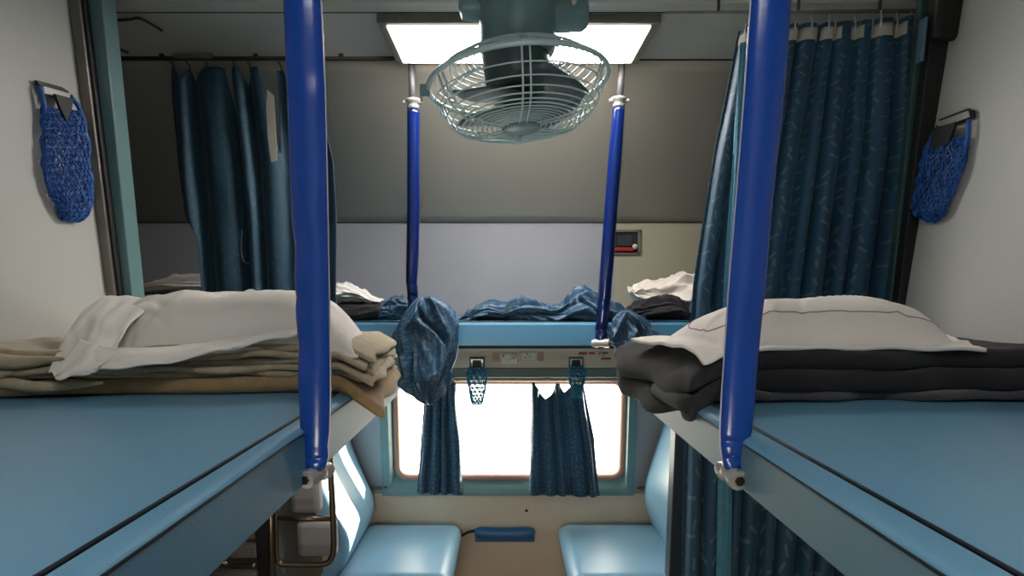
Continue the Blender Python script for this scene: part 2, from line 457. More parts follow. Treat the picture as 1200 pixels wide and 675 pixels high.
for (x0, x1, z0, z1, r, y) in ((wx0, wx1, wz0, wz1, .004, YW+.01), (wx0, wx1, wz0, wz1, .004, YW-.035), (wx0+.035, wx1-.035, wz0+.025, wz1-.03, .02, YW-.035),
                               (gx0-.015, gx1+.015, gz0-.015, gz1+.015, .055, YW-.005), (gx0-.012, gx1+.012, gz0-.012, gz1+.012, .055, YW+.05)):
    loops.append([bm.verts.new((x, y, z)) for x, z in rrect(x0, x1, z0, z1, r)])
for a, b in zip(loops, loops[1:]):
    n = len(a)
    for k in range(n): bm.faces.new((a[k], a[(k+1) % n], b[(k+1) % n], b[k]))
obj('frame', bm, 'teal', win, auto=True, kind='structure')
bm = nb(); tube(bm, [(x, YW+.004, z) for x, z in rrect(gx0-.006, gx1+.006, gz0-.006, gz1+.006, .052)], .018, 10, closed=True)
obj('gasket', bm, 'gasket', win, smooth=True)
bm = nb(); f = bm.faces.new([bm.verts.new((x, YW+.02, z)) for x, z in rrect(gx0-.01, gx1+.01, gz0-.01, gz1+.01, .05)])
obj('glass', bm, 'glass', win, solid=.004)
for px, py in ((600, 438), (452, 571), (451, 437)):
    p = P(px, py, YW-.036); lathe(bm := nb(), [(0, .004), (.004, .003), (.005, 0)], axis_m(p, (0, -1, 0)), 10); obj('frame_screw', bm, 'screw', win, smooth=True)
# curtain rod across the top of the window
rod = empty('curtain_rod', P(528, 445, YW-.05), 'thin cream curtain rod across the top of the coach window', 'curtain rod')
bm = nb(); tube(bm, [P(524, 445.5, YW-.05), P(742, 445.5, YW-.05)], .006, 10); obj('rod', bm, 'rod', rod, smooth=True)
for px in (530, 731):
    p = P(px, 446, YW-.05); bm = nb(); box(bm, (p.x-.012, YW-.062, p.z-.012), (p.x+.012, YW-.034, p.z+.012)); obj('bracket', bm, 'rod', rod, bevel=.003)

# ------------------------------------------------------------------ ceiling light
lt = empty('ceiling_light', (0, 2.0, ZC), 'wide lit ceiling light panel in a metal frame behind the fan', 'ceiling light')
L0, L1 = P(449, 22, YC0+.03), P(768, 22, YC0+.03)
YL0, YL1 = YC0+.02, YC1-.03
lx0, lx1 = P(452, 25, YC0+.04).x, P(764, 25, YC0+.04).x
zl = ZC-.004
bm = nb()
def ring_box(bm, x0, x1, y0, y1, w, z0, z1):
    box(bm, (x0, y0, z0), (x1, y0+w, z1)); box(bm, (x0, y1-w, z0), (x1, y1, z1))
    box(bm, (x0, y0+w, z0), (x0+w, y1-w, z1)); box(bm, (x1-w, y0+w, z0), (x1, y1-w, z1))
ring_box(bm, lx0-.02, lx1+.02, YL0, YL1, .022, ZC-.022, ZC)
obj('frame', bm, 'steel_dull', lt, bevel=.003)
bm = nb(); ring_box(bm, lx0+.002, lx1-.002, YL0+.02, YL1-.02, .022, ZC-.026, ZC-.004)
M['rim_glow'] = emit('diffuser_rim_plastic', (1, .93, .78, 1), 2.2)
obj('diffuser_rim', bm, 'rim_glow', lt, bevel=.002)
M['lamp'] = emit('lit_diffuser', (1, .95, .9, 1), 13)
bm = nb(); box(bm, (lx0+.024, YL0+.040, ZC-.034), (lx1-.024, YL1-.040, ZC-.012)); obj('diffuser', bm, 'lamp', lt, bevel=.009)
# unseen lamp added on the bay ceiling to light the near side
lt2 = empty('ceiling_light', (0, .2, ZC+.02), 'unseen square fill lamp added above the bay, behind the camera', 'ceiling light')
bm = nb(); ring_box(bm, -.28, .28, .0, .4, .025, ZC-.005, ZC+.02); obj('frame', bm, 'steel_dull', lt2)
M['fill_lamp'] = emit('fill_diffuser', (1, .96, .92, 1), 4.5)
bm = nb(); box(bm, (-.255, .025, ZC+.0), (.255, .375, ZC+.012)); obj('diffuser', bm, 'fill_lamp', lt2)

# ------------------------------------------------------------------ curtain rail & ceiling bits
rail = empty('curtain_rail', P(130, 67, 2.16), 'dark steel curtain rail along the ceiling edge over the side berth', 'curtain rail')
bm = nb(); a = P(128, 68, 2.17); b = P(480, 68, 2.17); tube(bm, [a, b], .005, 8); obj('rail', bm, 'wire', rail, smooth=True)
for px in (190, 247, 300, 345, 400):
    p = P(px, 68, 2.17); bm = nb(); box(bm, (p.x-.006, p.y-.006, p.z), (p.x+.006, p.y+.006, ZC+.002)); obj('bracket', bm, 'wire', rail)
bm = nb(); a = P(203, 65, 2.15); b = P(248, 66, 2.15); box(bm, (a.x, 2.145, a.z-.006), (b.x, 2.16, a.z+.004)); obj('runner_strip', bm, 'steel_dull', rail, bevel=.002)
for k, pts in enumerate((((122, 25), (150, 23), (165, 22), (190, 36)), ((122, 48), (135, 55), (150, 62)))):
    zz = ZC-.006
    pp = []
    for x, y in pts:
        p = P(x, y, 2.0); d = p-Vector((0, 0, CZ)); s = (zz-CZ)/d.z; pp.append(Vector((0, 0, CZ))+d*s)
    bm = nb(); tube(bm, catmull(pp, 6), .0035, 6)
    o = obj('loose_cable', bm, 'wire', smooth=True)
    tag(o, ('thin dark cable bent across the ceiling near the beam' if k == 0 else 'short dark cable stub on the ceiling beside the teal post'), 'cable')

# ------------------------------------------------------------------ berths
def berth(sx, fz, xw, xe, xs, zt, zc, zl_, name_label, fm, vm):
    root = empty('sleeping_berth', (sx*.6, .7, CZ+zl_), name_label, 'berth', )
    z = lambda v: CZ+v
    Y0, Y1 = -.35, 1.655
    # mattress pad up to the piping
    bm = nb()
    prof = [(xw, z(zt)-.045), (xw, z(zt)-.004), (xw-sx*.01, z(zt)), (lerp(xw, xs, .5), z(zt)+.004), (lerp(xw, xs, .9), z(zt)+.002), (xs+sx*.003, z(zt)-.002), (xs+sx*.002, z(zt)-.045)]
    extrude_profile(bm, prof, Y0, Y1, 40, lambda x, y: .0015*nz(x*8, y*6) if abs(x) < .9 else 0)
    obj('mattress', bm, vm, root, auto=True)
    bm = nb(); tube(bm, [(xs, Y0, z(zt)-.001), (xs, Y1, z(zt)-.001)], .0022, 8); obj('piping', bm, 'piping', root, smooth=True)
    # rolled edge
    bm = nb(); n = 10; prof = [(xs-sx*.003, z(zc)-.001)]
    prof.append((xs-sx*.003, z(zt)-.003))
    for i in range(n+1):
        a = PI/2*i/n; prof.append((lerp(xs, xe, .15+.85*math.sin(a)), z(zt)-.001-(zt-zc)*(1-math.cos(a))))
    extrude_profile(bm, prof, Y0, Y1, 1); obj('edge_roll', bm, vm, root, auto=True)
    bm = nb(); tube(bm, [(xe, Y0, z(zc)-.001), (xe, Y1, z(zc)-.001)], .0016, 6); obj('welt', bm, 'piping', root, smooth=True)
    # fascia
    bm = nb(); prof = [(xe, z(zc)-.002), (xe+sx*.002, z(zl_)), (xe+sx*.02, z(zl_)-.002), (xe+sx*.02, z(zc)-.002)]
    extrude_profile(bm, prof, Y0, Y1, 1); obj('fascia', bm, fm, root, bevel=.002)
    bm = nb(); box(bm, (min(xw, xe+sx*.02), Y0, z(zl_)), (max(xw, xe+sx*.02), Y1-.002, z(zt)-.05)); obj('base_board', bm, 'pad_grey', root)
    return root
berth(-1, 0, -.955, -.27, -.298, -.178, -.187, -.258, 'blue upper berth carrying the beige blankets and white pillow', 'fascia', 'vinyl')
berth(1, 0, .95, .307, .34, -.185, -.197, -.258, 'blue upper berth carrying the dark blankets and flat pillow', 'fascia_grey', 'vinyl')

# side upper berth across the aisle
YB0, YB1 = 2.30, 2.88
zt = P(594, 378, YB0).z; zl_ = P(594, 405, YB0).z
sb = empty('sleeping_berth', (0, 2.6, zl_-.01), 'blue side berth over the coach window, strewn with curtain bundles', 'berth')
def prof_x(bm, prof, x0, x1, n):      # profile in (y, z) run along X
    rows = [[bm.verts.new((x0+(x1-x0)*i/n, y, z)) for y, z in prof] for i in range(n+1)]
    m = len(prof)
    for a, b in zip(rows, rows[1:]):
        for k in range(m): bm.faces.new((a[k], a[(k+1) % m], b[(k+1) % m], b[k]))
    bm.faces.new(rows[0][::-1]); bm.faces.new(rows[-1]); return bm
bm = nb(); prof = [(YB0+.001, zl_), (YB0, lerp(zl_, zt, .5)), (YB0+.003, zt-.008), (YB0+.012, zt), (YB0+.03, zt), (YB0+.03, zl_)]
prof_x(bm, prof, -1.75, .98, 1); obj('edge_roll', bm, 'vinyl_side', sb, auto=True)
bm = nb(); box(bm, (-1.75, YB0+.032, zl_), (.98, YB1, zt+.004)); obj('mattress', bm, 'vinyl_side', sb, bevel=.008)
bm = nb(); tube(bm, [(-1.75, YB0+.031, zt+.002), (.98, YB0+.031, zt+.002)], .003, 6); obj('piping', bm, 'piping', sb, smooth=True)
bm = nb(); box(bm, (-1.75, YB0+.005, zl_-.011), (.98, YB1, zl_-.001)); obj('base_board', bm, 'darkgap', sb)

# ------------------------------------------------------------------ strap poles
SL = {}
def sleeve_pole(name, rows, Y0, Y1, label, m, depth=.55, dents=(), group=None, ytop=None):
    """rows: (photo y, x_left, x_right)"""
    y_0, y_1 = rows[0][0], rows[-1][0]
    pts = []
    for y, xl, xr in rows:
        Y = lerp(Y0, Y1, (y-y_0)/(y_1-y_0)); a, b = P(xl, y, Y), P(xr, y, Y); pts.append(((a+b)/2, (b-a).length/2))
    base = pts[-1][0]
    root = empty(name, base, label, 'pole', group)
    bm = nb(); uvn = 28; rings = []
    N = 70
    for i in range(N+1):
        x = i/N*(len(pts)-1); k = min(int(x), len(pts)-2); f = x-k; f = f*f*(3-2*f)*.5+f*.5
        c = pts[k][0].lerp(pts[k+1][0], f); w = lerp(pts[k][1], pts[k+1][1], f)
        ring = []
        for j in range(uvn):
            a = 2*PI*j/uvn
            p = c+Vector((w*math.cos(a), w*depth*math.sin(a), 0))
            for (dz, da, dd, dr) in dents:
                g = math.exp(-((i/N-dz)/dr)**2)*max(0, math.cos(a-da))**2
                p -= Vector((math.cos(a), math.sin(a)*depth, 0))*dd*g
            ring.append(bm.verts.new(p))
        rings.append(ring)
    for a, b in zip(rings, rings[1:]):
        for k in range(uvn): bm.faces.new((a[k], a[(k+1) % uvn], b[(k+1) % uvn], b[k]))
    bm.faces.new(rings[0][::-1]); bm.faces.new(rings[-1])
    SL[root.name] = obj('vinyl_sleeve', bm, m, root, smooth=True)
    return root, pts
up = .28
def ext(rows, ytop):
    (y0, a0, b0), (y1, a1, b1) = rows[0], rows[1]
    k = (ytop-y0)/(y1-y0)
    return [(ytop, a0+(a1-a0)*k, b0+(b1-b0)*k)]+rows
rowsL = ext([(0, 332, 376), (100, 336, 381), (240, 341, 384), (350, 346, 386), (460, 350, 387), (505, 352, 386), (522, 354, 384), (535, 353, 385), (548, 357, 381)], -60)
rowsR = ext([(0, 880, 927), (100, 873, 920), (240, 862, 905), (350, 853, 896), (460, 846, 886), (505, 844, 881), (520, 844, 878), (535, 846, 876), (549, 849, 871)], -60)
DL = ((.29, -PI/2, .007, .014), (.385, -2.2, .008, .016), (.44, -2.0, .008, .012), (.50, -2.2, .006, .015), (.9, -PI/2, .005, .03), (.2, -1.2, .004, .03))
DR = ((.9, -PI/2, .005, .03), (.5, -1.0, .003, .05), (.75, -2.0, .004, .03))
pl, ptsL = sleeve_pole('support_pole', rowsL, .885, .885, 'thick royal blue padded pole standing before the white pillow on beige blankets', 'sleeve', dents=DL)
pr, ptsR = sleeve_pole('support_pole', rowsR, .865, .865, 'thick royal blue padded pole standing before the flat pillow on dark blankets', 'sleeve', dents=DR)
def fitting(root, a, b, r, big=True):
    d = (b-a)
    bm = nb(); tube(bm, [a, b], r, 20); ctb = obj('clamp_tube', bm, 'steel', root, smooth=False, bevel=.001)
    bm = nb(); tube(bm, [a-d*.12, a+d*.22], r*1.25, 20); obj('clamp_collar', bm, 'steel', root, auto=True)
    bm = nb(); tube(bm, [a-d*.2, a-d*.1], r*.62, 6); obj('bolt', bm, 'screw', ctb, auto=True)
    bm = nb(); tube(bm, [a+d*.6, a+d*.85], r*1.2, 20); obj('clamp_collar', bm, 'steel', root, auto=True)
fitting(pl, P(361, 561, .870), P(386, 549, .915), .0098)
fitting(pr, P(864, 562, .850), P(845, 548, .895), .0105)
for root, rows, YY, side in ((pl, rowsL, .885, 2), (pr, rowsR, .865, 1)):
    bm = nb(); tube(bm, [P(r[side], r[0], YY) for r in rows], .0012, 6); obj('seam', bm, 'sleeve_seam_highlight', SL[root.name], smooth=True)  # pale seam colour carries the highlight along the sleeve edge
    # steel rod inside the sleeve reaching the ceiling
    p = P(rows[0][1]/2+rows[0][2]/2, rows[0][0], YY)
    bm = nb(); tube(bm, [p-Vector((0, 0, .05)), Vector((p.x, p.y, ZC+.018))], .011, 12); obj('rod', bm, 'steel', root, smooth=True)

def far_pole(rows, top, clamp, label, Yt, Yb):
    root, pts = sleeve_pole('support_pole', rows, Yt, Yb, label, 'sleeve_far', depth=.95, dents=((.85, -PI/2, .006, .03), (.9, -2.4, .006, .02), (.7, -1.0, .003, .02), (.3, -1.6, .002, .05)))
    bm = nb(); p = P(top[0], top[1], Yt); q = P(clamp[0], clamp[1]+8, Yt)
    tube(bm, [Vector((p.x, p.y, ZC+.001)), q], .011, 12); obj('rod', bm, 'rod_grey', root, smooth=True)
    q = P(clamp[0], clamp[1], Yt)
    bm = nb(); lathe(bm, [(0, -.016), (.018, -.016), (.02, -.008), (.016, 0), (.024, .006), (.024, .014), (.014, .016), (0, .016)], axis_m(q, (0, 0, 1)), 20); ccl = obj('clamp_collar', bm, 'clamp_grey', root, smooth=True)
    for s in (-1, 1):
        bm = nb(); tube(bm, [q+Vector((s*.016, -.004, .004)), q+Vector((s*.03, -.004, .004))], .006, 8); obj('clamp_bolt', bm, 'clamp_grey', ccl, auto=True)
    return root, pts
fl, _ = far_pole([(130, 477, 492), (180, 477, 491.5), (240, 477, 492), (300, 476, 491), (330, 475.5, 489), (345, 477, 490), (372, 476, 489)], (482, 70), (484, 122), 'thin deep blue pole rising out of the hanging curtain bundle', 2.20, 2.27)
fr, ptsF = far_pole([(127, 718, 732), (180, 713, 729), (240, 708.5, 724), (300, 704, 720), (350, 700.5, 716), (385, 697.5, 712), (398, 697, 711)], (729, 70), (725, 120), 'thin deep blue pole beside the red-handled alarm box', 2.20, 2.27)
fitting(fr, P(712, 402, 2.25), P(694, 402, 2.27), .012)
fitting(fl, P(490, 378, 2.25), P(474, 378, 2.27), .012)

# ------------------------------------------------------------------ fan
def make_fan():
    C = P(607, 98, 1.60)
    tiltx, tilty = math.radians(-5), math.radians(-5)
    root = empty('ceiling_fan', C, 'grey-green caged fan hanging from the ceiling before the lit panel', 'fan')
    R = Matrix.Translation(C) @ Matrix.Rotation(tiltx, 4, 'X') @ Matrix.Rotation(tilty, 4, 'Y')
    def W(r, a, z): return R @ Vector((r*math.cos(a), r*math.sin(a), z))
    def prof_f(t):   # bottom guard: t 0 at hub, 1 at rim
        return .034+(.198-.034)*t, -.094*(1-t**5.5)
    def prof_b(t):
        return .085+(.198-.085)*t, .055*(1-t**2.2)
    bm = nb()
    for i in range(1, 15):
        r, z = prof_f(i/15.0); tube(bm, [W(r, 2*PI*k/48, z) for k in range(48)], .0017, 6, closed=True)
    for g in range(6):
        for s in (-1, 1):
            a = 2*PI*(g+.25)/6+.32
            pts = []
            for i in range(13):
                r, z = prof_f(i/12.0); pts.append(W(r, a+s*min(.25, .008/r), z-.002))
            tube(bm, pts, .0021, 6)
    fg = obj('front_guard', bm, 'fan_wire', root, smooth=True)
    bm = nb()
    for i in range(1, 9):
        r, z = prof_b(i/9.0); tube(bm, [W(r, 2*PI*k/48, z) for k in range(48)], .0017, 6, closed=True)
    for g in range(6):
        for s in (-1, 1):
            a = 2*PI*(g+.25)/6+.32
            tube(bm, [W(prof_b(i/9.0)[0], a+s*.05, prof_b(i/9.0)[1]+.002) for i in range(10)], .002, 6)
    obj('rear_guard', bm, 'fan_wire', root, smooth=True)
    bm = nb()
    pts = [W(.2, 2*PI*k/64, 0) for k in range(64)]; tube(bm, pts, .0055, 10, closed=True)
    obj('guard_rim', bm, 'fan_wire', root, smooth=True)
    bm = nb(); lathe(bm, [(0, -.104), (.032, -.103), (.042, -.099), (.044, -.094), (.036, -.090), (0, -.090)], R, 32); obj('guard_badge', bm, 'fan', fg, auto=True)
    # motor & hub & blades
    bm = nb(); lathe(bm, [(0, -.072), (.022, -.07), (.034, -.062), (.036, -.04), (0, -.04)], R, 28); hb = obj('hub', bm, 'fan_blade', root, auto=True)
    for k in range(4):
        a0 = 2*PI*k/4+.5; bm = nb(); L = []
        for i in range(9):
            t = i/8; r = .026+.135*t; w = .03+.065*math.sin(PI*min(1, t*.7+.12))
            row = []
            for j in range(7):
                s = j/6-.5
                an = a0+s*2*w/max(r, .05)*(1 if t > .1 else .7)+t*.25
                row.append(bm.verts.new(W(r, an, -.044-s*.034+.006*(4*s*s))))
            L.append(row)
        for x, y in zip(L, L[1:]):
            for j in range(6): bm.faces.new((x[j], x[j+1], y[j+1], y[j]))
        obj('blade', bm, 'fan_blade', root, smooth=True, solid=.0016)
    bm = nb(); lathe(bm, [(0, -.045), (.05, -.043), (.066, -.03), (.072, .0), (.074, .05), (.078, .075), (0, .076)], R, 40); obj('motor_housing', bm, 'fan_blade', root, auto=True)
    # bracket housing up to the ceiling
    T = Matrix.Translation(Vector((C.x, C.y+.0, C.z)))
    h = ZC+.02-C.z
    bm = nb(); lathe(bm, [(0, .06), (.078, .062), (.082, .07), (.086, .13), (.088, .15), (.1, .16), (.104, .2), (.104, h-.01), (.1, h), (0, h)], T, 44); obj('mounting_drum', bm, 'fan', root, auto=True)
    bm = nb(); q = Vector((C.x+.11, C.y+.005, C.z+.145)); lathe(bm, [(0, -.07), (.028, -.068), (.036, -.058), (.037, .03), (.03, .04), (0, .042)], axis_m(q, (1, .1, .1)), 26); obj('swivel_housing', bm, 'fan', root, auto=True)
    bm = nb(); q = Vector((C.x-.1, C.y, C.z+.16)); lathe(bm, [(0, -.03), (.03, -.03), (.034, -.02), (.03, .02), (.012, .03), (0, .03)], axis_m(q, (-1, 0, .1)), 26); obj('swivel_housing', bm, 'fan', root, auto=True)
    bm = nb(); q = C+Vector((.118, -.035, .155)); lathe(bm, [(0, .006), (.006, .005), (.008, 0)], axis_m(q, (0, -1, 0)), 12); obj('screw', bm, 'steel', root, smooth=True)
    # guard clip at the rim
    p = W(.2, PI*1.02, 0); bm = nb(); box(bm, (p.x-.018, p.y-.008, p.z-.012), (p.x+.004, p.y+.008, p.z+.01)); gc = obj('guard_clip', bm, 'fan', root, bevel=.003)
    p = W(.215, PI*1.02, -.004); bm = nb(); tube(bm, [p, p-Vector((0, 0, .02))], .0035, 8); obj('clip_screw', bm, 'steel', gc, smooth=True)
make_fan()

# ------------------------------------------------------------------ curtains
def pleats(name, rows, folds, amp, m, nu, nv, label=None, cat=None, parent=None, seed=0, ragged=0, lu=None, sharp=.6, top=None, solid=.0015, clamp=None):
    """rows: [(v, left(px,py,Y), right(px,py,Y))]; top: optional [(u, drop)] notches as a share of the height"""
    tabL = [(v, P(*a)) for v, a, b in rows]; tabR = [(v, P(*b)) for v, a, b in rows]
    H = (tabL[0][1]-tabL[-1][1]).length; W_ = (tabL[0][1]-tabR[0][1]).length
    ln = (lu or W_*1.9)
    def fn(u, v):
        if top:
            d = 0
            for (u0, dep, wd) in top: d = max(d, dep*max(0, 1-abs(u-u0)/wd))
            v = v+d*(1-v)
        uu = u+.25*math.sin(2*PI*u*folds*.5+seed)/folds*.5
        p = interp(tabL, v).lerp(interp(tabR, v), uu)
        ph = 2*PI*folds*u+seed+.8*nz(u*5, v*1.2, seed)+.5*math.sin(u*11+seed)
        a = amp*(.75+.5*nz(u*6, v*2, seed+9))*(.55+.45*min(1, v*3+.2))
        s = math.sin(ph); s = math.copysign(abs(s)**sharp, s)
        p = p+Vector((.35*amp*math.cos(ph*1.0)*.6, a*s, 0))
        p.x += .006*nz(v*3, u*4, seed)
        p.y += .004*nz(u*20, v*6, seed)
        if clamp:
            c = interp(clamp, v); 
            if p.x < c.x: p = Vector((c.x+(c.x-p.x)*.12+.003*nz(v*9, 2), p.y+.012*min(1, (c.x-p.x)*20), p.z))
        return p
    bm = nb(); sheet(bm, fn, nu, nv, ln, H)
    o = obj(name, bm, m, parent, smooth=True, solid=solid)
    if label: tag(o, label, cat)
    return o, fn
# big pleated bay curtain
bay = empty('bay_curtain', P(950, 668, 1.74), 'tall teal pleated curtain with white header tape and dash pattern', 'curtain')
rows = [(0, (864, 34, 1.76), (1080, 20, 1.715)), (.30, (836, 180, 1.76), (1070, 180, 1.715)), (.52, (811, 340, 1.76), (1050, 340, 1.715)), (.62, (805, 420, 1.76), (1040, 430, 1.72)), (.75, (800, 520, 1.76), (1022, 540, 1.72)), (1, (797, 800, 1.76), (985, 830, 1.72))]
_, fn = pleats('cloth', rows, 9.5, .027, 'curtain', 260, 60, parent=bay, seed=.4, lu=.9)
_, fb = pleats('lit_turned_edge', [(0, (868, 50, 1.728), (876, 50, 1.722)), (.3, (858, 180, 1.728), (874, 180, 1.722)), (.52, (846, 340, 1.728), (866, 340, 1.722)), (.7, (842, 480, 1.728), (862, 480, 1.722)), (1, (836, 800, 1.728), (858, 800, 1.722))], 1, .004, 'curtain_lit_edge', 16, 30, parent=bay, seed=2, label=None)  # turned edge coloured paler for the light it catches
cnt = 0
for u0, u1 in ((.015, .07), (.27, .32), (.36, .43), (.46, .52), (.55, .585), (.61, .68), (.71, .74), (.76, .83), (.85, .91), (.935, .99)):
    bm = nb(); sheet(bm, lambda u, v: fn(lerp(u0, u1, u), .012+.028*v)+Vector((0, -.006, 0)), 12, 3, .05, .03); obj('header_tape', bm, 'tab', bay, smooth=True, solid=.001)
    p = fn((u0+u1)/2, .015); bm = nb(); tube(bm, [p+Vector((0, -.004, -.01)), p+Vector((0, -.006, .01)), p+Vector((0, 0, .032))], .0022, 6); obj('hook', bm, 'steel', bay, smooth=True)
railb = empty('curtain_rail', P(860, 18, 1.76), 'dark curtain rail carrying the tall pleated bay curtain', 'curtain rail')
bm = nb(); a, b = P(780, 15, 1.77), P(1095, 12, 1.72); tube(bm, [a, b], .0035, 8); obj('rail', bm, 'steel_dull', railb, smooth=True)
for t in (.2, .5, .8):
    p = a.lerp(b, t); bm = nb(); box(bm, (p.x-.003, p.y-.003, p.z), (p.x+.003, p.y+.003, ZC+.021)); obj('bracket', bm, 'rod_grey', railb)
# black latch block at the top of the dark post
bm = nb(); a, b = P(1088, 50, YP-.005), P(1124, 2, YP-.005); box(bm, (a.x, YP-.03, a.z), (b.x, YP+.0, ZC+.02)); o = obj('post_block', bm, 'black', bevel=.012); tag(o, 'black rubber block at the top of the dark post beside the pleated curtain', 'block')
bm = nb(); a, b = P(1078, 72, YP-.0), P(1087, 20, YP-.0); box(bm, (a.x, YP-.004, a.z), (b.x, YP+.02, b.z)); o = obj('grey_bracket', bm, 'fascia_grey', bevel=.002); tag(o, 'narrow grey metal plate between pleated curtain and black block', 'bracket')
bm = nb(); a, b = P(121, 96, YP+.105), P(134, 58, YP+.105); box(bm, (a.x, YP+.0905, a.z), (b.x, YP+.125, b.z)); o = obj('coat_hook', bm, 'black', bevel=.008); tag(o, 'small black stopper near the top of the teal post', 'stopper')
hd = empty('pull_handle', P(148, 290, YP+.09), 'slim teal pull handle on the side of the teal post', 'handle')
bm = nb(); tube(bm, catmull([P(143, 240, YP+.09), P(148, 244, YP+.06), P(150, 266, YP+.06), P(151, 286, YP+.06), P(147, 292, YP+.09)], 6), .0045, 8); obj('grip', bm, 'teal_dark', hd, smooth=True)
bm = nb(); a, b = P(140, 293, YP+.07), P(150, 289, YP+.07); box(bm, (a.x, YP+.065, a.z), (b.x, YP+.09, b.z)); obj('mount', bm, 'teal', hd, bevel=.002)

# dark side-berth curtain with sagging header
sc_rows = [(0, (195, 78, 2.2), (372, 82, 2.2)), (.36, (200, 195, 2.2), (395, 190, 2.2)), (.66, (212, 285, 2.2), (398, 285, 2.2)), (1, (222, 384, 2.2), (398, 388, 2.2))]
scl = [(0, P(190, 78, 2.2)), (.36, P(197, 195, 2.2)), (.5, P(212, 240, 2.2)), (.64, P(236, 283, 2.2)), (1, P(241, 384, 2.2))]
sbc = empty('berth_curtain', P(310, 388, 2.2), 'dark teal curtain with sagging header hanging before the side berth', 'curtain')
_, fs = pleats('cloth', sc_rows, 5.5, .03, 'curtain_dark', 240, 60, parent=sbc, seed=1.3, lu=.85, sharp=.7, clamp=scl,
          top=((.4, .2, .05), (.66, .34, .035), (.22, .05, .06), (.86, .22, .1), (.53, .06, .05), (.1, .04, .05)))
for u in (.04, .16, .29, .47, .59, .74, .97):
    p = fs(u, 0.0); bm = nb(); tube(bm, [p+Vector((0, 0, -.012)), p+Vector((0, -.004, .006)), Vector((p.x, 2.17, P(300, 68, 2.17).z))], .002, 6); obj('hook', bm, 'wire', sbc, smooth=True)
bm = nb(); a = [P(313, 105, 2.165), P(321, 112, 2.165), P(323, 150, 2.165), P(325, 188, 2.165), P(318, 190, 2.165), P(314, 160, 2.165), P(312, 125, 2.165)]
bm.faces.new([bm.verts.new(p) for p in a]); obj('wall_sliver', bm, 'tab', sbc, solid=.002)  # added cream strip standing for the wall in the curtain gap
bm = nb(); tube(bm, catmull([P(283, 270, 2.15), P(282, 290, 2.15), P(285, 306, 2.15), P(292, 309, 2.15)], 6), .003, 8); obj('tie_loop', bm, 'darkblue', sbc, smooth=True)

# window curtains
pleats('window_curtain', [(0, (498, 448, YW-.06), (533, 448, YW-.06)), (.5, (492, 515, YW-.06), (537, 515, YW-.06)), (1, (487, 578, YW-.06), (541, 580, YW-.06))], 4, .016, 'wcurtain', 110, 30, 'narrow dark blue window curtain under the hanging curtain bundle', 'curtain', seed=.9, lu=.35)
pleats('window_curtain', [(0, (623, 448, YW-.06), (686, 450, YW-.06)), (.5, (621, 515, YW-.06), (699, 515, YW-.06)), (1, (620, 580, YW-.06), (705, 582, YW-.06))], 5, .018, 'wcurtain', 150, 30, 'wider dark blue window curtain with scalloped top behind a bottle net', 'curtain', seed=2.2, lu=.5, top=((.26, .14, .2), (.62, .08, .1)))

# ------------------------------------------------------------------ curtain bundles on the side berth
def drape(A, B, Yf, dY, n, seg, amp, nf, tw, seed, floor=None, creases=(), top_peak=0):
    """gathered cloth: outlines A, B (photo pixels) with real depth; folds run along the length and twist"""
    bm = nb(); uvl = bm.loops.layers.uv.verify()
    def poly(L, t):
        x = t*(len(L)-1); i = min(int(x), len(L)-2); f = x-i
        p0, p1, p2, p3 = (Vector(L[max(0, min(len(L)-1, i+k))]) for k in (-1, 0, 1, 2))
        return .5*((2*p1)+(-p0+p2)*f+(2*p0-5*p1+4*p2-p3)*f*f+(-p0+3*p1-3*p2+p3)*f**3)
    rings = []
    for i in range(n+1):
        t = i/n; a = P(*poly(A, t), Yf(t)); b = P(*poly(B, t), Yf(t)); c = (a+b)/2; h = (a-b)/2
        e = max(.02, 1-abs(2*t-1)**8)**.5
        ring = []
        for k in range(seg):
            th = 2*PI*k/seg; ca, sa = math.cos(th), math.sin(th)
            ph = th*nf/2+tw*t+1.4*nz(ca*1.1+seed, sa*1.1, t*2.2)+seed
            f1 = 1-2*abs(math.sin(ph))**.75
            ph2 = th*nf*.9-tw*1.7*t+2*nz(ca*1.7+seed*2, sa*1.7, t*3.5)
            f2 = 1-2*abs(math.sin(ph2))
            f3 = nz(ca*4+seed, sa*4, t*11)
            d = amp*(.62*f1+.3*f2+.35*f3-.45)
            for (t0, k0, sl, dep, wd) in creases:
                x = (th-k0)-sl*(t-t0); x = (x+PI) % (2*PI)-PI
                d -= dep*math.exp(-(x/wd)**2)*math.exp(-((t-t0)/.35)**4)
            p = c+h*ca+Vector((0, -sa*dY*e, 0))+(h.normalized()*ca+Vector((0, -sa, 0)))*d*e
            if floor is not None and p.z < floor: p.z = floor+(p.z-floor)*.03
            ring.append(bm.verts.new(p))
        rings.append(ring)
    for i, (a, b) in enumerate(zip(rings, rings[1:])):
        for k in range(seg):
            f = bm.faces.new((a[k], a[(k+1) % seg], b[(k+1) % seg], b[k]))
            for l, (q, tt) in zip(f.loops, ((k, i), (k+1, i), (k+1, i+1), (k, i+1))): l[uvl].uv = (q/seg*.5, tt/n*.4)
    bm.faces.new(rings[0][::-1]); bm.faces.new(rings[-1])
    return bm
bm = drape([(489, 349), (474, 368), (459, 388), (456, 402), (463, 418), (465, 440), (467, 455), (480, 464), (496, 473)],
         [(503, 347), (520, 351), (533, 366), (540, 384), (537, 408), (532, 432), (527, 450), (520, 462), (508, 475)], lambda t: 2.235-.01*math.sin(PI*t), .05, 110, 120, .022, 5, 2.2, 3.1,
         creases=((.32, PI/2+.35, 3.2, .028, .09), (.6, PI/2-.7, -.6, .02, .12)))
o = obj('curtain_bundle', bm, 'bundle', smooth=True); tag(o, 'gathered blue curtain bundle hanging over the side berth edge in front of the window', 'curtain')
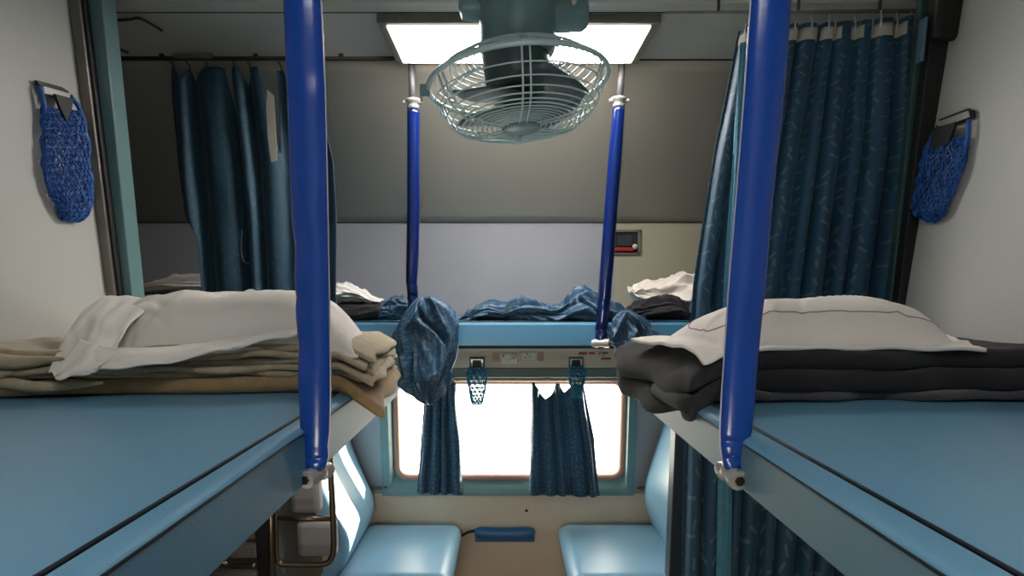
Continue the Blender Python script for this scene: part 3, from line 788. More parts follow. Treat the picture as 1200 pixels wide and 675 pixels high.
bm = drape([(536, 375), (546, 366), (558, 359), (572, 352), (590, 355), (606, 347), (625, 348), (643, 355), (656, 352), (668, 342), (682, 333), (698, 342), (715, 350), (732, 358), (750, 370), (770, 382)],
         [(536, 378), (546, 378), (558, 378), (572, 378), (590, 378), (606, 378), (625, 379), (643, 380), (656, 382), (668, 384), (682, 386), (698, 387), (715, 388), (732, 390), (750, 391), (770, 392)], lambda t: 2.46-.05*t, .11, 160, 110, .02, 7, 7.0, 8.3, floor=zt+.004, creases=((.2, PI/2+.3, -6, .02, .1), (.75, PI/2+.2, 7, .022, .12), (.5, PI/2-.2, -5, .016, .1)))
o = obj('curtain_bundle', bm, 'bundle', smooth=True); tag(o, 'crumpled blue curtain lying in peaks along the side berth mattress', 'curtain')
bm = drape([(730, 364), (718, 374), (712, 386), (712, 396), (718, 407), (728, 418), (737, 423)],
         [(738, 364), (754, 372), (768, 383), (772, 394), (764, 406), (752, 416), (742, 423)], lambda t: 2.25, .045, 80, 100, .018, 6, 2.5, 12.7, creases=((.4, PI/2+.4, 2, .02, .12),))
o = obj('curtain_bundle', bm, 'bundle', smooth=True); tag(o, 'end of blue curtain spilling over the side berth edge beside the pole foot', 'curtain')
bm = drape([(446, 354), (458, 348), (470, 345), (484, 349)], [(440, 377), (456, 377), (468, 377), (486, 377)], lambda t: 2.42, .05, 50, 80, .012, 6, 3, 15.2, floor=zt+.004)
o = obj('curtain_bundle', bm, 'bundle', smooth=True); tag(o, 'small blue curtain fold lying behind the thin pole between dark blanket and bundle', 'curtain')

# bedding on the side berth
def heap(name, A, B, Y, dY, m, label, cat, amp, nf, tw, seed, floor=None, cre=()):
    bm = drape(A, B, lambda t: Y, dY, 110, 110, amp, nf, tw, seed, floor=floor, creases=cre); o = obj(name, bm, m, smooth=True); return tag(o, label, cat)
fz = zt+.004
heap('folded_blanket', [(388, 358), (405, 352), (425, 352), (440, 351), (452, 352)], [(388, 390), (408, 387), (425, 381), (440, 377), (452, 374)], 2.45, .1, 'black_wool', 'dark folded blanket on the side berth under the crumpled white sheet', 'blanket', .008, 4, 1, 21)
heap('bed_sheet', [(372, 332), (395, 331), (408, 331), (425, 339), (440, 349), (450, 353)], [(372, 358), (395, 358), (408, 358), (425, 355), (440, 355), (450, 355)], 2.47, .09, 'linen_cool', 'crumpled white sheet on dark blanket near the side berth curtain', 'bed sheet', .014, 7, 2, 22, cre=((.5, PI/2+.5, -1, .012, .1), (.5, PI/2, -1.2, .012, .1)))
heap('folded_blanket', [(722, 374), (738, 358), (752, 351), (770, 345), (788, 344), (800, 354), (808, 366)], [(722, 380), (738, 380), (752, 380), (770, 380), (788, 380), (800, 380), (808, 380)], 2.46, .1, 'black_wool', 'dark rumpled blanket on the side berth beside the pleated curtain', 'blanket', .018, 6, 3, 25, fz, ((.5, PI/2+.5, -2, .014, .1),))
heap('bed_sheet', [(737, 342), (741, 334), (755, 330), (772, 327), (788, 320), (802, 318), (816, 319), (830, 330)], [(740, 346), (748, 356), (758, 364), (772, 374), (788, 377), (802, 377), (816, 377), (830, 377)], 2.62, .1, 'linen', 'crumpled white sheet heaped behind the dark rumpled blanket', 'bed sheet', .024, 7, 3.5, 27, None, ((.5, PI/2+.8, -1.5, .02, .09), (.6, PI/2+.2, 1.5, .016, .1)))
heap('bed_sheet', [(162, 338), (175, 334), (190, 327), (210, 322), (235, 320), (262, 321)], [(164, 343), (180, 345), (190, 345), (210, 345), (235, 345), (262, 346)], 2.6, .13, 'linen', 'cream folded sheet on top of the pile behind the dark berth curtain', 'bed sheet', .014, 7, 1.2, 30, None, ((.5, PI/2+.4, .6, .014, .1), (.5, PI/2-.2, -.6, .012, .1)))
heap('folded_blanket', [(165, 344), (190, 343), (230, 343), (265, 343)], [(165, 372), (190, 372), (230, 372), (265, 372)], 2.6, .14, 'beige_wool', 'beige folded blanket at the bottom of the pile behind the dark berth curtain', 'blanket', .010, 5, .5, 31, None, ((.5, PI/2+.5, .2, .014, .12),))

# ------------------------------------------------------------------ bedding on the near berths
zb_ = CZ-.174
sagL = lambda x, y: -.75*max(0, x+.29)**1.0*(1 if x > -.29 else 0)
bm = nb()
pad(bm, ((-.93, 1.08), (-.222, 1.16), (-.245, 1.55), (-.93, 1.56)), zb_, .026, .014, 70, 30, sagL, .004, 9, 2, .015)
o = obj('folded_blanket', bm, 'brown_wool', smooth=True); tag(o, 'tan brown blanket lying flat under the layered beige blanket', 'blanket')
bm = nb(); z = zb_+.026
for i, (t, df, dr) in enumerate(((.012, .0, -.012), (.011, -.012, .0), (.012, .004, -.006), (.011, -.008, -.018), (.012, .006, -.004))):
    pad(bm, ((-.935, 1.085+df), (-.232+dr, 1.175+df*1.4), (-.25+dr, 1.54), (-.935, 1.55)), z, t, .006, 90, 26,
        lambda x, y, i=i: sagL(x, y)*.7+.006*nz(x*5, i*3.1)+.005*nz(x*13, i*2.2+y*3)+.008*math.exp(-((x+.88)/.06)**2)-.010*math.exp(-((x+.75)/.2)**2)*(i/5), .003, 12, 40+i, .02)
    z += t*.92
for (ya, za_, ra, xe_) in ((1.088, z-.012, .013, -.72), (1.078, z-.034, .012, -.80), (1.084, z-.052, .009, -.66)):
    tube(bm, catmull([(lerp(-.94, xe_, q/8), ya+.006*math.sin(q*1.3+ra*400), za_+.004*math.sin(q*.9)-.006*(q/8)) for q in range(9)], 4), lambda t, ra=ra: ra*(1-t**3)+.002, 16)
o = obj('folded_blanket', bm, 'beige_wool', smooth=True); tag(o, 'beige wool blanket folded in many layers under the plump white pillow', 'blanket')
zl2 = z
# pillow with the open flap end
pil = empty('pillow', (-.58, 1.3, zl2), 'plump white pillow with loose flap resting on layered beige blanket', 'pillow')
def plz(x, y):
    f = max(0, 1.19-y)
    return -.30*f-.012*math.exp(-((x+.28)/.08)**2)
def crease_set(n, x0, x1, y0, y1, seed):
    R_ = random.Random(seed); out = []
    for _ in range(n):
        an = R_.uniform(-.9, .9)+(PI/2 if R_.random() < .5 else 0)
        out.append((R_.uniform(x0, x1), R_.uniform(y0, y1), math.cos(an), math.sin(an), R_.uniform(.025, .07), R_.uniform(.004, .009), R_.uniform(-.008, .006)))
    return out
def crease_h(cs_, x, y):
    h = 0
    for cx, cy, c, s_, L, w_, a in cs_:
        dx, dy = x-cx, y-cy; al = dx*c+dy*s_; ac = -dx*s_+dy*c+.12*al*al/.05
        if abs(ac) < w_*3 and abs(al) < L*2: h += a*math.exp(-(ac/w_)**2-(al/L)**2)
    return h
def pillow_surface(cs, z0, H, flange, Rr, pw=.55, wrinkle=.004, seed=0, sag=None, edge=.005):
    FL, FR, BR, BL = [Vector((c[0], c[1], 0)) for c in cs]
    lu, lv = (FR-FL).length, (BL-FL).length
    CS = crease_set(46, min(FL.x, BL.x), max(FR.x, BR.x), FL.y, BR.y, seed)
    def f(u, v, top=1):
        p = FL.lerp(FR, u).lerp(BL.lerp(BR, u), v)
        bow = .012*(math.sin(PI*u)*(1 if v < .5 else -1)*abs(2*v-1)**2)      # sides draw in between the corners
        p.y += bow; p.x += .010*math.sin(PI*v)*(1 if u < .5 else -1)*abs(2*u-1)**2
        du, dv = min(u, 1-u)*lu, min(v, 1-v)*lv
        q1 = max(0, min(1, (du-flange)/Rr)); q2 = max(0, min(1, (dv-flange)/(Rr*.72)))
        S = (1-(1-q1)**2)**pw*(1-(1-q2)**2)**pw
        z = z0+(sag(p.x, p.y) if sag else 0)
        if top:
            w = wrinkle*(ridge(Vector((p.x*7+seed, p.y*5+p.x*3, seed)))*.6+nz(p.x*16+seed, p.y*9, 1)*.6)
            e = math.exp(-((du-flange)/.03)**2)+math.exp(-((dv-flange)/.03)**2)
            w += .003*e*nz(p.x*45+seed, p.y*45, 3)
            z += edge+H*S+w*(.25+S)+crease_h(CS, p.x, p.y)*(.3+S)+.006*nz(p.x*14, p.y*14, seed+5)*(1-S)
        else: z += .006*nz(p.x*14, p.y*14, seed+5)*(1-S)
        return Vector((p.x, p.y, z))
    return f
def pillow_mesh(bm, f, nu=150, nv=90):
    sp = lambda i, n: .5-.5*math.cos(PI*i/n)
    T = [[bm.verts.new(f(sp(i, nu), sp(j, nv))) for j in range(nv+1)] for i in range(nu+1)]
    B = [[bm.verts.new(f(sp(i, nu), sp(j, nv), 0)) for j in range(nv+1)] for i in range(nu+1)]
    for i in range(nu):
        for j in range(nv):
            bm.faces.new((T[i][j], T[i+1][j], T[i+1][j+1], T[i][j+1])); bm.faces.new((B[i][j], B[i][j+1], B[i+1][j+1], B[i+1][j]))
    for i in range(nu):
        for j in (0, nv): bm.faces.new((T[i][j], T[i+1][j], B[i+1][j], B[i][j]))
    for j in range(nv):
        for i in (0, nu): bm.faces.new((T[i][j], T[i][j+1], B[i][j+1], B[i][j]))
    return bm
fL = pillow_surface(((-.735, 1.125), (-.258, 1.165), (-.30, 1.46), (-.815, 1.47)), zl2-.004,   .088, .006, .15, .5, .008, 4.4, lambda x, y: -.25*max(0, 1.17-y)-.20*max(0, -.45-x)*max(0, min(1, (1.27-y)/.12))-.02*math.exp(-((x+.26)/.06)**2))
obj('cushion', pillow_mesh(nb(), fL), 'linen', pil, smooth=True)
ctl = [[(124, 348, 1.40), (140, 347, 1.36), (165, 349, 1.32), (190, 354, 1.28)],
       [(104, 366, 1.30), (116, 366, 1.25), (134, 374, 1.20), (156, 380, 1.165)],
       [(86, 392, 1.19), (98, 398, 1.14), (120, 402, 1.12), (142, 402, 1.12)],
       [(70, 420, 1.11), (84, 427, 1.085), (108, 426, 1.078), (134, 419, 1.085)],
       [(61, 437, 1.085), (76, 443, 1.068), (98, 439, 1.066), (124, 430, 1.078)]]
cw = [[P(*q) for q in row] for row in ctl]
def cr(L, t):
    x = t*(len(L)-1); i = min(int(x), len(L)-2); f = x-i
    p0, p1, p2, p3 = (L[max(0, min(len(L)-1, i+k))] for k in (-1, 0, 1, 2))
    return .5*((2*p1)+(-p0+p2)*f+(2*p0-5*p1+4*p2-p3)*f*f+(-p0+3*p1-3*p2+p3)*f**3)
def flap(u, v):
    p = cr([cr(row, u) for row in cw], v)
    return p+Vector((0, -.012-.006*math.sin(u*9+v*4), .003*nz(u*7, v*7, 2)+.003*math.sin(u*14)*v))
bm = nb(); sheet(bm, flap, 50, 40, .3, .2); obj('pillowcase_flap', bm, 'linen', pil, smooth=True, solid=.003)

hemc = [[(96, 398, 1.12), (140, 408, 1.10), (185, 408, 1.115), (230, 403, 1.13), (275, 396, 1.15), (320, 388, 1.165), (352, 384, 1.17)],
        [(78, 424, 1.078), (128, 420, 1.078), (180, 417, 1.09), (228, 411, 1.105), (275, 402, 1.13), (320, 393, 1.15), (352, 388, 1.16)],
        [(66, 440, 1.066), (126, 431, 1.068), (180, 428, 1.078), (222, 420, 1.095), (275, 407, 1.12), (320, 398, 1.14), (352, 391, 1.155)]]
hw = [[P(*q) for q in row] for row in hemc]
def hem(u, v):
    p = cr([cr(row, u) for row in hw], v)
    return p+Vector((0, -.004-.004*math.sin(u*17+v*3), .002*math.sin(u*25)*v+.003*nz(u*12, v*4, 8)))
bm = nb(); sheet(bm, hem, 70, 16, .5, .06); obj('pillowcase_hem', bm, 'linen', pil, smooth=True, solid=.004)
zb2 = CZ-.180
sagR = lambda x, y: -.6*max(0, .37-x)*max(0, min(1, (1.5-y)/.3))-.3*max(0, .325-x)
bm = nb()
pad(bm, ((.325, 1.085), (.95, 1.10), (.95, 1.5), (.33, 1.5)), zb2, .016, .008, 90, 24, lambda x, y: .003*nz(x*14, 1), .004, 16, 70, .03)
o = obj('folded_blanket', bm, 'grey_wool', smooth=True); tag(o, 'thin dusty grey blanket lying under the thick charcoal blanket', 'blanket')
bm = nb(); z = zb2+.016
for i, (t, df, dl) in enumerate(((.036, .0, .0), (.034, .01, -.004))):
    pad(bm, ((.298+dl+i*.006, 1.075+df), (.945, 1.10+df), (.945, 1.54), (.232+dl+.004*i, 1.48)), z, t, .013, 90, 30,
        lambda x, y, i=i: sagR(x, y)*(1-.12*i)+.005*nz(x*4, i*2+5)-.012*max(0, x-.85)*5*(i == 2), .004, 10, 80+i, .03)
    z += t*.95
tube(bm, [(.30, 1.07, zb2-.004), (.298, 1.12, zb2-.006), (.285, 1.25, zb2-.004)], .016, 16)
o = obj('folded_blanket', bm, 'black_wool', smooth=True); tag(o, 'thick charcoal blanket folded under the flat pillow and drooping over the berth edge', 'blanket')
zr2 = z
pir = empty('pillow', (.58, 1.3, zr2), 'flat white pillow with pink stitched border lying on the charcoal blanket', 'pillow')
fR = pillow_surface(((.318, 1.08), (.785, 1.10), (.93, 1.42), (.258, 1.40)), zr2-.001, .076, .04, .15, .55, .0055, 9.1, lambda x, y: -.05*max(0, .38-x)-.02*math.exp(-((x-.32)/.03)**2-((y-1.08)/.03)**2), edge=.006)
cu = obj('cushion', pillow_mesh(nb(), fR), 'linen', pir, smooth=True)
pts = []
for k in range(160):
    a_ = 2*PI*k/160; c_, s_ = math.cos(a_), math.sin(a_); m_ = (abs(c_)**5+abs(s_)**5)**(-.2)
    u, v = .5+.40*c_*m_, .5+.27*s_*m_
    pts.append(fR(u, v)+Vector((0, 0, .0006)))
bm = nb(); tube(bm, pts, .0011, 6, closed=True); obj('stitching', bm, 'stitch', cu, smooth=True, label='pink stitched line')

# ------------------------------------------------------------------ net pouches on the partitions
def net_bag(name, L, Rr, Y, dY, m, label, group=None, bracket=None, slots=26, rows=22, th=.003, wob=.004, normal=None, seed=0, Ysurf=None):
    """net bag: left and right outlines in photo pixels from mouth to foot; Ysurf(px, py) gives the wall distance"""
    Yq = Ysurf or (lambda px, py: Y)
    top = P((L[0][0]+Rr[0][0])/2, L[0][1], Yq(L[0][0], L[0][1]))
    root = empty(name, P((L[-1][0]+Rr[-1][0])/2, L[-1][1], Yq(L[-1][0], L[-1][1])), label, 'net pouch', group)
    nrm = normal or Vector((0, -1, 0))
    def poly(Q, t):
        x = t*(len(Q)-1); i = min(int(x), len(Q)-2); f = x-i
        return (Q[i][0]+(Q[i+1][0]-Q[i][0])*f, Q[i][1]+(Q[i+1][1]-Q[i][1])*f)
    bm = nb(); g = []
    for j in range(rows+1):
        t = j/rows; a, b = poly(L, t), poly(Rr, t)
        A, B = P(*a, Yq(*a)), P(*b, Yq(*b)); c = (A+B)/2; h = (B-A)/2
        e = math.sqrt(max(.03, 1-(2*max(t, .25)-1)**4))
        ring = []
        for k in range(slots):
            th_ = 2*PI*(k+.5*(j % 2))/slots
            p = c+h*math.cos(th_)+nrm*dY*e*(1+math.sin(th_))*.5+nrm*.004
            p += Vector((nz(k*1.3, j*1.1, seed), nz(k*1.1+9, j*.9, seed), nz(k+3, j*1.7, seed)))*wob
            ring.append(bm.verts.new(p))
        g.append(ring)
    for j in range(rows):      # diamond mesh of triangles; dissolve into cells by wireframe
        for k in range(slots):
            k1 = (k+1) % slots
            if j % 2 == 0:
                bm.faces.new((g[j][k], g[j+1][k], g[j][k1])); bm.faces.new((g[j][k1], g[j+1][k], g[j+1][k1]))
            else:
                bm.faces.new((g[j][k], g[j+1][k], g[j+1][k1])); bm.faces.new((g[j][k], g[j+1][k1], g[j][k1]))
    o = obj('net', bm, m, root, smooth=True)
    w = o.modifiers.new('wire', 'WIREFRAME'); w.thickness = th; w.use_even_offset = False
    return root
def Ywall(Xf):
    def f(px, py):
        z = P(px, py, 1.4).z
        # solve distance where the ray meets the partition x = Xf(z)
        Y = 1.4
        for _ in range(8):
            p = P(px, py, Y); x = Xf(p.z); Y = Y*x/p.x
        return Y
    return f
YLf, YRf = Ywall(XLf), Ywall(XRf)
print('YL', YLf(38, 100), YLf(98, 200), 'YR', YRf(1145, 140), YRf(1080, 250))
nl = net_bag('bottle_pouch', [(42, 126), (42, 145), (42, 170), (43, 200), (50, 225), (60, 245), (68, 258)], [(84, 130), (92, 146), (96, 170), (98, 195), (100, 220), (99, 245), (88, 260)], 1, .022, 'net_blue', 'blue net pouch hung from the partition beside the teal post', bracket=None, normal=Vector((1, 0, 0)), seed=3, Ysurf=YLf, slots=22, rows=20, th=.0052, wob=.009)
nr = net_bag('bottle_pouch', [(1096, 168), (1090, 185), (1085, 205), (1080, 225), (1077, 240), (1080, 250), (1090, 258)], [(1142, 160), (1140, 180), (1136, 200), (1128, 220), (1120, 240), (1112, 252), (1100, 260)], 1, .024, 'net_blue', 'blue net pouch hung from the partition beside the dark post and pleated curtain', normal=Vector((-1, 0, 0)), seed=5, Ysurf=YRf, slots=22, rows=18, th=.005, wob=.008)
def wall_quad(pts, Yf, off, m, root, name, thick=.003, lab=None):
    bm = nb(); f = bm.faces.new([bm.verts.new(P(x, y, Yf(x, y))+off) for x, y in pts]); obj(name, bm, m, root, solid=thick, label=lab)
oL, oR = Vector((.006, 0, 0)), Vector((-.006, 0, 0))
wall_quad([(42, 101), (74, 110), (72, 118), (43, 109)], YLf, oL*2.5, 'steel', nl, 'steel_plate', .003)
wall_quad([(36, 94), (66, 102), (74, 107), (76, 114), (42, 104)], YLf, oL*1.5, 'black', nl, 'hanging_flap', .006)
wall_quad([(48, 110), (70, 116), (68, 128), (62, 142), (55, 128)], YLf, oL*4.5, 'black', nl, 'velcro_strap', .006)
for Q in (((38, 100), (42, 118), (45, 140)), ((74, 112), (84, 125), (92, 145))):
    bm = nb(); tube(bm, catmull([P(x, y, YLf(x, y))+oL*2.5 for x, y in Q], 5), .005, 8); obj('hanging_cord', bm, 'net_blue', nl, smooth=True)
wall_quad([(1107, 143), (1143, 130), (1145, 137), (1109, 151)], YRf, oR*2.5, 'steel', nr, 'steel_plate', .003)
wall_quad([(1106, 140), (1140, 127), (1146, 130), (1146, 138), (1108, 152)], YRf, oR*1.3, 'black', nr, 'hanging_flap', .006)
wall_quad([(1110, 150), (1136, 143), (1128, 168), (1112, 176), (1105, 170)], YRf, oR*4.5, 'black', nr, 'velcro_strap', .006)
for Q in (((1108, 148), (1100, 160), (1093, 180)), ((1144, 140), (1143, 158), (1138, 180))):
    bm = nb(); tube(bm, catmull([P(x, y, YRf(x, y))+oR*2.5 for x, y in Q], 5), .005, 8); obj('hanging_cord', bm, 'net_blue', nr, smooth=True)
# small nets by the window
for (x0, x1, y0, y1, lab, ys) in ((549, 569, 430, 473, 'small cyan bottle net hanging open over the bright window glass', YW-.07), (667, 683, 428, 466, 'small cyan bottle net hanging in front of the scalloped window curtain', YW-.09)):
    cx = (x0+x1)/2
    n_ = net_bag('bottle_net', [(x0+1, y0), (x0-2, y0+10), (x0+1, y0+24), (x0+3, y1-8), (cx-6, y1)], [(x1-1, y0), (x1+2, y0+10), (x1, y0+24), (x1-2, y1-8), (cx+6, y1)], ys, .03, 'net_cyan', lab, slots=10, rows=10, th=.0075, wob=.003, seed=x0)
    a, b = P(cx-8, 432, ys+.01), P(cx+8, 419, ys+.01)
    bm = nb(); tube(bm, [(a.x, ys+.01, a.z), (a.x, ys+.01, b.z), (b.x, ys+.01, b.z), (b.x, ys+.01, a.z)], .003, 8); obj('wire_hanger', bm, 'black', n_, smooth=True)
    bm = nb(); a, b = P(cx-5, 437, ys+.0), P(cx+5, 422, ys+.0); box(bm, (a.x, ys-.006, a.z), (b.x, ys+.004, b.z)); obj('velcro_strap', bm, 'black', n_, bevel=.003)
    a, b = P(cx-7, 425, ys+.004), P(cx+7, 421, ys+.004)
    bm = nb(); box(bm, (a.x, ys-.002, a.z), (b.x, ys+.002, b.z)); obj('steel_plate', bm, 'steel', n_)

# ------------------------------------------------------------------ switch board over the window
pn = empty('switch_panel', P(630, 430, YW), 'long cream switch board under the side berth above the window', 'panel')
a, b = P(500, 431, YW-.05), P(760, 408, YW-.05)
bm = nb(); box(bm, (a.x, YW-.05, a.z), (b.x, YW-.001, b.z)); obj('board', bm, 'cream', pn, bevel=.003)
a, b = P(500, 412, YW-.06), P(760, 407, YW-.06)
bm = nb(); box(bm, (a.x, YW-.058, a.z), (b.x, YW-.049, b.z)); obj('top_lip', bm, 'socket', pn, bevel=.002)
a, b = P(444, 442, YW-.036), P(748, 431, YW-.036)
bm = nb(); box(bm, (a.x, YW-.045, a.z), (b.x, YW-.034, b.z)); o = obj('trim_10', bm, 'grey_band', kind='structure', bevel=.002)
def socket(x0, x1, y0, y1, lab, holes):
    s = empty('power_socket', P((x0+x1)/2, y1, YW-.052), lab, 'power socket')
    a, b = P(x0, y1, YW-.055), P(x1, y0, YW-.055)
    bm = nb(); box(bm, (a.x, YW-.06, a.z), (b.x, YW-.0505, b.z)); fp = obj('face_plate', bm, 'socket', s, bevel=.002)
    for hx, hy, r in holes:
        q = P(hx, hy, YW-.061); bm = nb(); tube(bm, [q, q+Vector((0, .003, 0))], r, 10); obj('hole', bm, 'black', fp)
    return s
s1 = socket(587, 607, 414, 426, 'cream twin switch and socket plate above the window', ((590, 417, .004), (600, 416, .003), (604, 416.5, .003), (602, 419.5, .003)))
a, b = P(597.5, 425.5, YW-.062), P(606, 420, YW-.062); bm = nb(); box(bm, (a.x, YW-.064, a.z), (b.x, YW-.06, b.z)); obj('rocker_switch', bm, 'linen', s1, bevel=.001)
s2 = socket(611.5, 629, 412.5, 422.5, 'cream single socket plate beside the thin printed strip above the window', ((618, 415, .003), (615.5, 419, .003), (621, 418, .003)))
def notice(x0, x1, y0, y1, lab, m1, bars):
    s = empty('notice_strip', P((x0+x1)/2, y1, YW-.051), lab, 'notice')
    a, b = P(x0, y1, YW-.052), P(x1, y0, YW-.052)
    bm = nb(); box(bm, (a.x, YW-.0525, a.z), (b.x, YW-.0502, b.z)); pt = obj('plate', bm, m1, s)
    for (bx0, bx1, by0, by1, mm) in bars:
        a, b = P(bx0, by1, YW-.053), P(bx1, by0, YW-.053)
        bm = nb(); box(bm, (a.x, YW-.0535, a.z), (b.x, YW-.0524, b.z)); obj('print_bar', bm, mm, pt)
notice(677, 716, 412, 422, 'narrow cream notice with red printed lines near the pole foot', 'cream', ((678, 688, 412.8, 415.5, 'red'), (690, 697, 412.8, 415.2, 'red'), (704, 716, 419, 421.5, 'red'), (704, 713, 413, 414.5, 'screw')))
notice(577, 586, 413, 424, 'tiny faded printed notice beside the twin socket plate', 'rod', ((578, 585, 414.5, 415.5, 'gasket'), (578, 584, 417, 418, 'gasket'), (578, 585, 419.5, 420.5, 'gasket')))
notice(630.5, 637, 412.5, 423, 'tiny brown printed strip at the edge of the single socket plate', 'gasket', ((632, 636, 414, 415, 'rod'), (632, 635, 417, 418, 'rod')))
kb = empty('panel_knob', P(704, 416, YW-.06), 'small chrome key lock on the cream switch board by the pole foot', 'lock')
p = P(704, 416, YW-.05); bm = nb(); lathe(bm, [(0, .022), (.009, .02), (.011, .012), (.013, 0)], axis_m(p, (0, -1, 0)), 16); obj('barrel', bm, 'steel', kb, smooth=True)
bm = nb(); box(bm, (p.x-.004, p.y-.026, p.z-.012), (p.x+.004, p.y-.02, p.z+.012)); obj('key_tab', bm, 'steel', kb, bevel=.001)

# alarm box
al = empty('alarm_box', P(735, 298, YW), 'recessed black alarm box with red pull handle on the beige wall', 'alarm box')
a, b = P(716, 298, YW-.012), P(751.5, 269, YW-.012)
bm = nb(); ring_box_pts = (a.x, b.x, a.z, b.z)
for (x0, x1, z0, z1) in ((a.x, b.x, b.z-.01, b.z), (a.x, b.x, a.z, a.z+.008), (a.x, a.x+.01, a.z, b.z), (b.x-.012, b.x, a.z, b.z)): box(bm, (x0, YW-.014, z0), (x1, YW+.0, z1))
obj('bezel', bm, 'steel_dull', al, bevel=.001)
bm = nb(); box(bm, (a.x+.008, YW-.004, a.z+.006), (b.x-.008, YW-.001, b.z-.008)); obj('back_plate', bm, 'black', al)
c, d = P(717.5, 294, YW-.02), P(742, 290, YW-.02); bm = nb(); box(bm, (c.x, YW-.03, c.z), (d.x, YW-.008, d.z)); obj('pull_bar', bm, 'red', al, bevel=.002)
bm = nb(); q = P(744, 289, YW-.014); lathe(bm, [(0, .014), (.009, .012), (.011, 0)], axis_m(q, (0, -1, 0)), 14); obj('knob', bm, 'socket', al, smooth=True)
c, d = P(724, 288, YW-.01), P(740, 276, YW-.01); bm = nb(); box(bm, (c.x, YW-.012, c.z), (d.x, YW-.004, d.z)); obj('glass_plate', bm, 'darkblue', al, bevel=.001)
bm = nb(); c, d = P(712, 277, YW-.02), P(714, 283, YW-.02); tube(bm, [P(707, 276, YW-.02), P(714, 276, YW-.02)], .004, 8); obj('chain_pin', bm, 'steel', al)

# ------------------------------------------------------------------ side seats
def cushion(bm, cs, z, t, r, bulge):
    pad(bm, cs, z, t, r, 50, 40, lambda x, y: 0, .001, 6, 3, 0)
    return bm
def Pz(px, py, z):
    o = Vector((0, 0, CZ)); d = P(px, py, 1)-o; s = (z-CZ)/d.z; return o+d*s
zs = P(480, 617, YW-.05).z
def seat(seat_px, back, lab, m):
    (xa, xb_), = seat_px
    x0, x1 = P(xa, 617, YW-.05).x, P(xb_, 617, YW-.05).x
    root = empty('side_seat', ((x0+x1)/2, 2.6, zs-.45), lab, 'seat')
    bm = nb(); pad(bm, ((x0, 2.28), (x1, 2.28), (x1, YW-.03), (x0, YW-.03)), zs-.075, .09, .05, 50, 40, None, .0015, 5, 3, .0); obj('seat_cushion', bm, 'vinyl_light', root, smooth=True)
    bm = nb(); box(bm, (x0+.02, 2.3, zs-.10), (x1-.02, YW-.04, zs-.06)); obj('seat_base', bm, 'darkblue', root, bevel=.004)
    bm = nb(); box(bm, (x0+.04, 2.35, 0), (x1-.04, YW-.06, zs-.10)); obj('seat_box', bm, 'pad_grey', root)
    # backrest: section (x, z) run along Y, leaning with a lumbar bulge
    bm = nb(); n = 30; L = []
    for i in range(n+1):
        t = i/n
        ys = [];
        L.append(t)
    rings = []
    pts = [P(px, py, YW-.05) for px, py in back]
    pts = catmull([(p.x, 0, p.z) for p in pts], 8)
    s = -1 if x0 < 0 else 1
    K = 24
    for j in range(K+1):
        v = .5-.5*math.cos(PI*j/K); y = lerp(2.34, YW-.02, v)
        d = min(v, 1-v)*(YW-2.36); rr = math.sqrt(max(0, 1-(1-min(1, d/.03))**2))
        th = .07
        ring = [bm.verts.new((p.x+s*.03*(1-rr), y, p.z)) for p in pts]+[bm.verts.new((p.x+s*th, y, p.z)) for p in pts[::-1]]
        rings.append(ring)
    m_ = len(rings[0])
    for a, b in zip(rings, rings[1:]):
        for k in range(m_): bm.faces.new((a[k], a[(k+1) % m_], b[(k+1) % m_], b[k]))
    bm.faces.new(rings[0][::-1]); bm.faces.new(rings[-1])
    obj('backrest', bm, 'vinyl_light', root, auto=True)
    return root
seat(((428, 541),), [(392, 440), (404, 480), (412, 520), (426, 555), (437, 582), (437, 605), (424, 630)], 'pale blue seat with leaning backrest catching the sun patch', 'vinyl_light')
seat(((654, 775),), [(790, 440), (783, 480), (777, 500), (764, 540), (756, 570), (757, 595), (772, 635)], 'pale blue seat with backrest beside the dark hanging curtain', 'vinyl_light')
# partition posts behind the seat backs
bm = nb(); a, b = P(784, 600, 2.3), P(806, 600, 2.3); box(bm, (a.x, 2.26, 0), (b.x+.17, 2.33, zl_-.012)); struct('trim_11', bm, 'darkblue', bevel=.004)
bm = nb(); box(bm, (b.x+.19, 2.28, 0), (b.x+.21, YW-.01, zl_-.012)); struct('wall_seat', bm, 'partition')
bm = nb(); a, b = P(301, 620, 2.2), P(318, 620, 2.2); box(bm, (a.x, 2.18, 0), (b.x, 2.22, zl_-.012)); struct('trim_12', bm, 'black', bevel=.003)
xw = P(368, 600, 2.4).x
bm = nb(); box(bm, (a.x-.005, 2.26, 0), (a.x+.02, YW-.01, zl_-.012)); struct('wall_seat', bm, 'partition')
# small armrest pad on the window wall
ar = empty('armrest', P(592, 636, YW-.004), 'small padded blue armrest fixed to the peach wall below the window', 'armrest')
bm = nb()
prf = []
xa, xb_ = P(556, 625, YW-.03).x, P(627, 625, YW-.03).x
za, zc_ = P(590, 616, YW-.03).z, P(590, 636, YW-.03).z
K = 30; rows = []
for i in range(K+1):
    t = i/K; x = lerp(xa, xb_, t); e = math.sqrt(max(.05, 1-abs(2*t-1)**10)); r = []
    for k in range(20):
        an = 2*PI*k/20; sag = .006*math.sin(PI*t)
        r.append(bm.verts.new((x, YW-.03-.024*math.sin(an)*e, lerp(zc_, za, .6)+(.5*(za-zc_)*.7)*math.cos(an)*e-sag)))
    rows.append(r)
for a, b in zip(rows, rows[1:]):
    for k in range(20): bm.faces.new((a[k], a[(k+1) % 20], b[(k+1) % 20], b[k]))
bm.faces.new(rows[0][::-1]); bm.faces.new(rows[-1]); obj('pad', bm, 'tray', ar, smooth=True)
bm = nb(); box(bm, (xa+.002, YW-.02, zc_), (xb_-.002, YW-.004, za-.02)); obj('back_plate', bm, 'tray', ar, bevel=.002)
